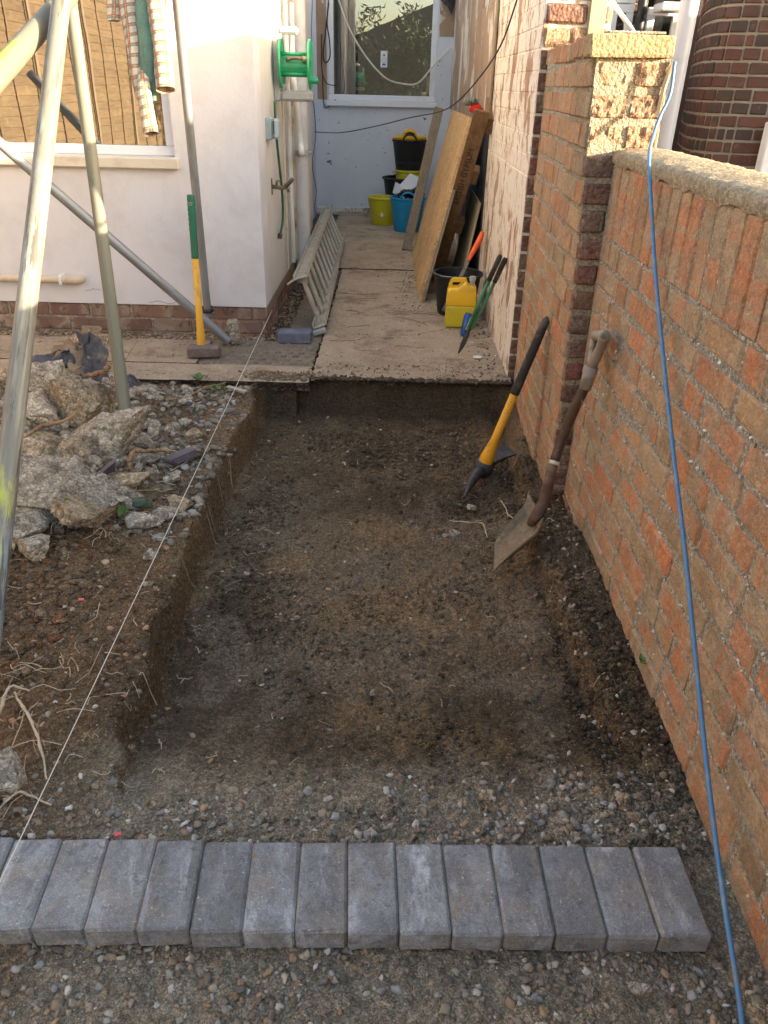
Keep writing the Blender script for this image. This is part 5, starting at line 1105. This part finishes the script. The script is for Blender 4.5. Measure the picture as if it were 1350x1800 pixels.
# slate pieces
c = onz(316, 800, .035); sl_t = empty('slate_stack', 'purplish slate offcut with flaking layers on the rubble', 'slate', c, (R(-4), R(-8), R(-28)))
for k in range(3): MB().box((-.035+.003*k, -.085+.014*(2-k), -.022+k*.011), (.035, .075-.004*k, -.012+k*.011), .002, jit=.0025).build('slate_layer', m_slate, sl_t)
mb = MB(); mb.box((-.006, -.06, -.0), (.006, .06, .09), .002, jit=.004); o = mb.build('slate_edge', m_slate, None, loc=onz(182, 845, .02), rot=(.3, .5, -.35)); tag(o, 'thin dark slate standing on edge below the big lump', 'slate')
mb = MB(); mb.box((-.065, -.014, 0), (.065, .014, .010), .003, jit=.002); o = mb.build('wood_offcut', material('grey_offcut', (.42, .38, .30), [((.3, .25, .19), 9, .5, .7)], rough=.9), None, loc=onz(416, 686, .012), rot=(0, 0, R(-32))); tag(o, 'pale grey wood offcut lying on the trench corner', 'wood offcut')
# black sheeting and card
def sheet(name, corners, mat, label, cat, seed, n=16, amp=.03):
    c = [np.array(q, float) for q in corners]; V = []
    for j in range(n):
        for i in range(n):
            u, v = i/(n-1), j/(n-1); p = (c[0]*(1-u)+c[1]*u)*(1-v)+(c[3]*(1-u)+c[2]*u)*v
            q = Vector((u*3+seed, v*3, seed*.7)); V.append(p+np.array([amp*mnoise.noise(q), amp*mnoise.noise(q+Vector((9, 0, 0))), amp*1.4*mnoise.noise(q+Vector((0, 9, 0)))+amp*.5*mnoise.noise(q*3)]))
    F = [(j*n+i, j*n+i+1, j*n+n+i+1, j*n+n+i) for j in range(n-1) for i in range(n-1)]
    o = MB().add(V, F).build(name, mat, None, True); q = o.modifiers.new('s', 'SOLIDIFY'); q.thickness = .003; return tag(o, label, cat)
sheet('black_sheeting', [onz(62, 655, .14), onz(130, 640, .12), onz(128, 615, .2), onz(60, 630, .16)], m_sheet, 'crumpled black plastic sheet at the far left of the heap', 'plastic sheet', 2)
sheet('black_sheeting', [onz(150, 668, .10), onz(200, 668, .10), onz(180, 595, .17), onz(138, 583, .22)], m_sheet, 'folded black plastic flap behind the second tube', 'plastic sheet', 5)
sheet('black_sheeting', [onz(215, 690, .03), onz(270, 692, .015), onz(240, 668, .03), onz(212, 655, .10)], m_sheet, 'pointed black plastic corner right of the second tube', 'plastic sheet', 8, amp=.02)
sheet('brown_card', [onz(120, 650, .12), onz(165, 655, .10), onz(150, 600, .16), onz(112, 605, .16)], m_card, 'bent brown card between the black plastic sheets', 'card', 11)
sheet('brown_card', [onz(78, 640, .05), onz(125, 620, .08), onz(150, 600, .14), onz(95, 605, .13)], m_card, 'brown card folded over the rubble by the path', 'card', 13)
MB().box((-.06, -.04, 0), (.06, .04, .05), .008, jit=.004).build('half_brick', m_lumpt, None, loc=onz(162, 590, .02), rot=(.2, .1, .4)); tag(bpy.data.objects['half_brick'], 'broken brick half on the path behind the heap', 'brick')
# roots
def root(pts, r, label, mat=m_root, sm=5):
    P = catmull([onz(*p) for p in pts], 7); rs = np.random.RandomState(int(pts[0][0]*7+pts[0][1])); k = len(P); J = rs.normal(0, 1, (k, 3)); J = (J+np.roll(J, 1, 0)+np.roll(J, -1, 0))/3
    rr = np.interp(np.linspace(0, 1, k), np.linspace(0, 1, len(r)), r)*rs.uniform(.72, 1.2, k); P = P+J*np.mean(r)*.55
    mb = MB(); mb.tube(P, rr, 8, sm=2)
    for q in range(k//6):
        i = rs.randint(2, k-1); d_ = rs.normal(0, 1, 3)*[1, 1, .3]; d_ = nrm(d_); l = rs.uniform(.015, .05); mb.tube([P[i], P[i]+d_*l*.5+[0, 0, .003], P[i]+d_*l+rs.normal(0, .004, 3)], [rr[i]*.3, .0012, .0005], 5, sm=2)
    return tag(mb.build('root', mat, None, True), label, 'root')
root([(35, 775, .16), (70, 750, .2), (105, 742, .22), (135, 725, .24), (150, 708, .25)], [.007, .008, .007, .005, .002], 'curved orange root draped over the rubble heap')
root([(153, 662, .2), (175, 655, .24), (188, 648, .26), (196, 638, .26), (220, 628, .24)], [.010, .012, .011, .009, .006], 'thick forked orange root passing in front of the second tube')
root([(200, 655, .22), (215, 640, .22), (240, 600, .22), (262, 570, .24)], [.004, .003, .002, .001], 'fine root tip rising beside the second tube')
root([(232, 703, .03), (275, 705, .03), (320, 700, .02), (360, 683, .02), (398, 671, .012)], [.009, .008, .008, .006, .004], 'long brown root lying along the path edge')
root([(240, 708, .02), (290, 710, .02), (335, 706, .02), (372, 692, .01)], [.006, .006, .005, .003], 'second thinner root below the long brown one')
root([(300, 793, .08), (268, 792, .09), (235, 795, .10), (228, 810, .09), (232, 825, .06), (250, 835, .03), (262, 840, .01)], [.006, .008, .009, .010, .009, .008, .006], 'dark hooked root arching over the small stones')
root([(310, 793, .08), (285, 790, .085), (255, 792, .09)], [.002, .005, .006], 'snapped root end showing pale wood', m_wood)
root([(790, 915, -.16), (820, 918, -.155), (845, 918, -.15), (853, 930, -.15), (856, 945, -.155)], [.002, .003, .003, .003, .002], 'pale curved root on the trench floor near the shovel', m_rootp)
root([(880, 880, -.15), (890, 895, -.14), (893, 905, -.14), (905, 912, -.14)], [.002, .003, .003, .002], 'short kinked root left of the shovel shoulder', m_rootp)
root([(25, 1218, .02), (40, 1240, .03), (62, 1285, .03), (75, 1330, .03), (82, 1370, .02)], [.003, .004, .004, .003, .002], 'long pale root curving down at the left edge', m_rootp)
root([(0, 1255, .03), (8, 1225, .04), (20, 1207, .05), (50, 1215, .03)], [.004, .005, .004, .002], 'pale root looping out of the left edge', m_rootp)
root([(0, 1420, .0), (15, 1405, .02), (35, 1392, .02), (60, 1402, .01), (90, 1415, -.01)], [.002, .003, .003, .003, .002], 'pale wavy root just above the paver row at left', m_rootp)
root([(300, 828, .02), (340, 805, .02)], [.002, .001], 'fine twig beside the slate offcut', m_rootp)
mb = MB(); rs = np.random.RandomState(77)
def hairs(n, x0, x1, y0, y1, lo, hi, seed, lift=.01):
    rs = np.random.RandomState(seed)
    for k in range(n):
        x, y = rs.uniform(x0, x1), rs.uniform(y0, y1); a = rs.uniform(0, 6.28); l = rs.uniform(lo, hi); pp = []
        for q in range(4): 
            pp.append((x, y, float(height(np.array(x), np.array(y)))+.004+lift*rs.rand())); a += rs.uniform(-.6, .6); x += l/4*math.cos(a); y += l/4*math.sin(a)
        mb.tube(pp, rs.uniform(.0006, .0016), 4, sm=2)
hairs(70, -.75, -.5, 1.3, 3.6, .02, .07, 1, .02); hairs(60, -1.5, -.72, 1.1, 2.5, .03, .14, 2); hairs(50, -1.2, -.8, 2.3, 2.8, .04, .16, 3, .02); hairs(60, -.6, .7, 1.3, 3.9, .015, .07, 4); hairs(40, -1.1, -.8, 1.25, 1.7, .03, .2, 6, .03)
tag(mb.build('root_fibres', m_rootp), 'fine pale root hairs sticking out of the earth', kind='stuff')
def leafy(name, px, py, z, s, mat, label, n=1, seed=0):
    t = empty(name, label, 'plant' if n > 1 else 'leaf', onz(px, py, z)); rs = np.random.RandomState(seed)
    for k in range(n):
        a = rs.uniform(0, 6.28); l = s*rs.uniform(.6, 1.1); el = rs.uniform(.05, .8) if n > 1 else .12; d_ = np.array([math.cos(a)*math.cos(el), math.sin(a)*math.cos(el), math.sin(el)]); w_ = nrm(np.cross(d_, (0, 0, 1)))*l*.28; b_ = np.array([rs.uniform(-1, 1)*s*.5, rs.uniform(-1, 1)*s*.5, .004])*(n > 1)
        MB().add([b_, b_+d_*l*.35+w_, b_+d_*l*.8+w_*.7+[0, 0, .003], b_+d_*l, b_+d_*l*.8-w_*.7+[0, 0, .003], b_+d_*l*.35-w_, b_+d_*l*.5+[0, 0, -.003]], [(0, 1, 6), (1, 2, 6), (2, 3, 6), (3, 4, 6), (4, 5, 6), (5, 0, 6)]).build('leaf_blade', mat, t)
leafy('green_leaf', 812, 886, -.155, .035, m_leaf, 'bright green leaf fallen by the pick point')
leafy('weed', 352, 668, .01, .05, m_weed, 'small green weed at the path edge', 12, 3)
leafy('weed', 385, 685, .01, .04, m_leaf, 'pale seedling beside the long brown root', 7, 4)
leafy('weed', 205, 905, .03, .05, m_weed, 'little weed tuft between the rubble stones', 9, 5)
leafy('weed', 505, 520, -.02, .05, m_leaf, 'green leaf lying in the gutter by the ladder', 2, 6)
leafy('weed', 1130, 1165, .0, .022, m_leaf, 'moss tuft at the foot of the garden wall', 12, 8)
crumple('dark_leaf', onz(243, 884, .04), (.045, .03, .018), material('dark_leaf', (.05, .075, .045), rough=.5), 'crumpled dark green leaf among the rubble', 21, 'leaf', 2)
for (px, py, z, lb) in ((143, 1054, .03, 'tiny pink plastic scrap on the left soil heap'), (207, 1467, -.03, 'tiny pink plastic scrap behind the third paver')):
    o = MB().box((-.008, -.005, 0), (.008, .005, .003), .001).build('pink_scrap', material('pink_plastic', (.75, .12, .12), rough=.5), None, loc=onz(px, py, z), rot=(.2, .3, .5)); tag(o, lb, 'plastic scrap')
o = crumple('torn_paper', onz(905, 615, .004)+np.array([.0, 0, 0]), (.03, .02, .006), m_white, 'small flake of white paper by the painted wall', 25, 'paper', 2); o.location = tuple(onz(840, 628, .006))
# ------------------------------------------------------------------ neighbour's house seen over the wall
nb = empty('neighbour_house', 'dark red brick neighbouring house with curved bay behind the wall', 'house')
NP = .0690; NB = .212
plan = catmull([(2.14, 6.5, 0), (1.95, 5.85, 0), (1.87, 5.45, 0), (1.91, 5.25, 0), (2.06, 5.16, 0), (2.35, 5.12, 0), (2.72, 5.10, 0)], 20)[:, :2]
seg = np.r_[0, np.cumsum(np.linalg.norm(np.diff(plan, axis=0), axis=1))]; tot = seg[-1]
def pl_at(s): return np.array([np.interp(s, seg, plan[:, 0]), np.interp(s, seg, plan[:, 1])])
mb = MB(); ss_ = np.linspace(0, tot, 40)
V = []; F = []
for i, s in enumerate(ss_):
    p = pl_at(s); d_ = nrm(pl_at(min(s+.01, tot))-pl_at(max(s-.01, 0))); nrm2 = np.array([d_[1], -d_[0]]); p = p-nrm2*.006
    V += [(p[0], p[1], -.1), (p[0], p[1], 3.2)]
    if i: F.append((2*i-2, 2*i, 2*i+1, 2*i-1))
mb.add(V, F); mb.build('bay_mortar', m_mortarn, nb, True)
nbm = bset(NB-.012, NP-.013, .05, m_brickn, 6); nbh = bset(.092, NP-.013, .05, m_brickn, 4); nbq = bset(.04, NP-.013, .05, m_brickn, 3)
for k in range(40):
    zc = .12+NP*k
    if zc < .84 or zc > 2.12: continue
    s = .15+(k % 2)*.156
    while s < tot-.02:
        cur_ = s < tot-.72
        L = random.choice((.052, .104)) if cur_ else ((.104 if (int(s*6)+k) % 3 == 0 else NB)); L = min(L, tot-s)
        if L < .03: break
        p = pl_at(s+L/2); d_ = pl_at(min(s+L, tot))-pl_at(s); a = math.atan2(d_[1], d_[0]); me = random.choice(nbm if L > .15 else nbh if L > .08 else nbq); bl = (NB-.012) if L > .15 else .092 if L > .08 else .04
        link('brick', me, nb, (p[0], p[1], zc+random.uniform(-.002, .002)), (0, 0, a), ((L-.012)/bl, 1, 1)); s += L
# right-hand bay window
wx0 = float(ony(1343, 262, 5.02)[0]); wz = link('window', None, nb); mb = MB(); mb.box((wx0, 5.0, .35), (wx0+.07, 5.09, 1.30), .006); mb.box((wx0+.0705, 5.0, 1.23), (3.6, 5.09, 1.30), .006); mb.build('frame', m_upvc, wz)
MB().box((wx0+.071, 5.04, .35), (3.6, 5.05, 1.229), .001).build('pane', m_glassb, wz)
MB().box((2.73, 5.105, -.05), (4.6, 5.3, 3.2), .004).build('bay_wall', m_brickn, nb)
# recessed back wall with windows
RY = 6.95
xa = ony(1072, 20, RY)[0]; xb = ony(1113, 20, RY)[0]; xc = ony(1138, 20, RY)[0]; xd = ony(1196, 20, RY)[0]
wallhole('rear_wall', .8, 2.9, -.1, 3.4, xa-.001, xd+.001, .9, 3.0, RY, .2, m_brickn, nb)
MB().box((xb+.002, RY+.008, .9), (xc-.002, RY+.1, 3.0), .002).build('window_pier', m_mortarn, nb)
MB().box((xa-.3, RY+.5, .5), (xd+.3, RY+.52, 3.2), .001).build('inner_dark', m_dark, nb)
rb0 = brickmesh(xc-xb-.012, NP-.013, .05, m_brickn, 3); rbm = bset(NB-.012, NP-.013, .05, m_brickn)
for k in range(12):
    z_ = 1.5+NP*k; link('brick', rb0, nb, ((xb+xc)/2, RY-.004, z_))
    x = xa-.012-(NB/2)*(1 if k % 2 else .5)
    link('brick', random.choice(rbm), nb, (xa-.006-NB*.5, RY-.008, z_)); link('brick', random.choice(rbm), nb, (xa-.006-NB*1.5, RY-.008, z_))
def cas(x0, x1, z0, z1, y):
    wz = link('window', None, nb); mb = MB(); f = .055
    for a, b in (((x0, y, z0), (x1, y+.05, z0+f)), ((x0, y, z1-f), (x1, y+.05, z1)), ((x0, y+.0005, z0+f), (x0+f, y+.05, z1-f)), ((x1-f, y+.0005, z0+f), (x1, y+.05, z1-f))): mb.box(a, b, .005)
    mb.build('frame', m_upvc, wz); MB().box((x0+f, y+.02, z0+f), (x1-f, y+.026, z1-f), .001).build('pane', m_glassb, wz); return wz
zt_ = ony(1090, 16, RY)[2]
cas(xa, xb, .9, zt_+.03, RY-.03); cas(xa, xb, zt_+.034, 2.95, RY-.03); cas(xc, xd, .9, ony(1165, 22, RY)[2]+.03, RY-.03)
o = MB().box((xc+.02, RY-.30, ony(1140, 12, RY-.3)[2]-.02), (xd, RY-.06, ony(1140, 12, RY-.3)[2]+.035), .01).build('open_casement', m_upvc, nb)
xp = (xb+xc)/2; MB().tube([(xp-.01, RY-.07, 0), (xp-.01, RY-.07, 3.2)], .035, 16).build('black_drainpipe', m_black, nb, True, auto=40)
dp0, dp1 = ony(1214, 0, 4.7), ony(1166, 262, 4.7)
xx = (dp0[0]+dp1[0])/2
mb = MB(); mb.tube([(dp1[0]-(dp0[0]-dp1[0])*.6, 4.72, dp1[2]-(dp0[2]-dp1[2])*.6), tuple(dp0+(dp0-dp1)*.4)], .047, 22); dp = mb.build('white_downpipe', m_pipeb, None, True, auto=40); tag(dp, 'white downpipe beside the neighbouring bay', 'pipe')
# ------------------------------------------------------------------ lap fence on the left boundary (mirrored in the front window) and beyond
fn = empty('lap_fence', 'brown overlapping slat fence panels reflected in the front window', 'fence', (-4.3, -6, 0))
slm = []
for k in range(4):
    rs = np.random.RandomState(k); n_ = 12; V = []; F = []
    for i in range(n_):
        y = 1.8*i/(n_-1); w0 = rs.uniform(-.006, .006); V += [(0, y, -.012+w0), (.012, y, .0+w0), (.004, y, .118+rs.uniform(-.002, .002)), (-.006, y, .118)]
        if i: a = 4*(i-1); F += [(a+q, a+(q+1) % 4, a+4+(q+1) % 4, a+4+q) for q in range(4)]
    F += [(3, 2, 1, 0), (44, 45, 46, 47)]; slm.append(mkmesh('slat', V, F, m_fence))
bat = mkmesh('batten', *cbox((.010, -.018, 0), (.022, .018, 2.58), .002), m_fence); postm = mkmesh('post', *cbox((-.04, -.04, -.1), (.04, .04, 2.74), .004), m_timb)
for p in range(6):
    for j in range(25): link('slat', slm[(p+j) % 4], fn, (0, p*1.86, .1+j*.104))
    for q in (0, .6, 1.2, 1.76): link('batten', bat, fn, (0, p*1.86+q+.02, .12))
    link('post', postm, fn, (0, p*1.86-.03, 0))
nf = empty('shade_fence', 'unseen tall board fence added to shade the neighbouring bay', 'fence', (5.2, 2.2, 0))  # out of view, added to keep the sun off the neighbour's bay
bdm = mkmesh('board', *cbox((-.012, 0, 0), (.012, .145, 2.55), .002), m_timb)
for k in range(40): link('board', bdm, nf, (0, k*.15, 0))
# tree behind, mirrored in the back window
tr = empty('garden_tree', 'leafy dark tree mirrored in the back window', 'tree', (-.2, -9.5, 0))
mb = MB(); mb.tube([(0, 0, -.1), (.05, 0, 1.0), (-.05, .1, 2.2)], [.14, .11, .08], 10, sm=3)
for a in range(6): mb.tube([(0, 0, 1.5+.1*a), (.7*math.cos(a), .7*math.sin(a), 2.4), (1.2*math.cos(a), 1.2*math.sin(a), 2.9)], [.05, .03, .01], 6, sm=2)
mb.build('trunk', m_bark, tr, True)
rs = np.random.RandomState(8); cc_ = rs.randn(70, 3)*[1.3, .6, .6]+[1.1, 0, 2.1]; n = 9000; c = cc_[rs.randint(0, 70, n)]+rs.randn(n, 3)*.2; c = c[c[:, 2] > .3]; n = len(c); d1 = rs.randn(n, 3); d1 /= np.linalg.norm(d1, axis=1)[:, None]; d2 = np.cross(d1, rs.randn(n, 3)); d2 /= np.linalg.norm(d2, axis=1)[:, None]
V = np.stack([c, c+d1*.1+d2*.035, c+d1*.21, c+d1*.1-d2*.035], 1).reshape(-1, 3); o = link('crown', mkmesh('crown', V, np.arange(4*n).reshape(n, 4), m_crown), tr)
hb = empty('rear_house', 'dark gabled house mirrored far behind in the back window', 'house', (2.5, -22, 0))
MB().box((-5, -3, 0), (5, 3, 2.9), .01).build('wall', m_sheet, hb); MB().poly([(-5.3, 2.9), (5.3, 2.9), (0, 4.9)], -3.3, 3.3).build('roof', material('dark_slate_roof', (.05, .045, .045), rough=.8), hb)
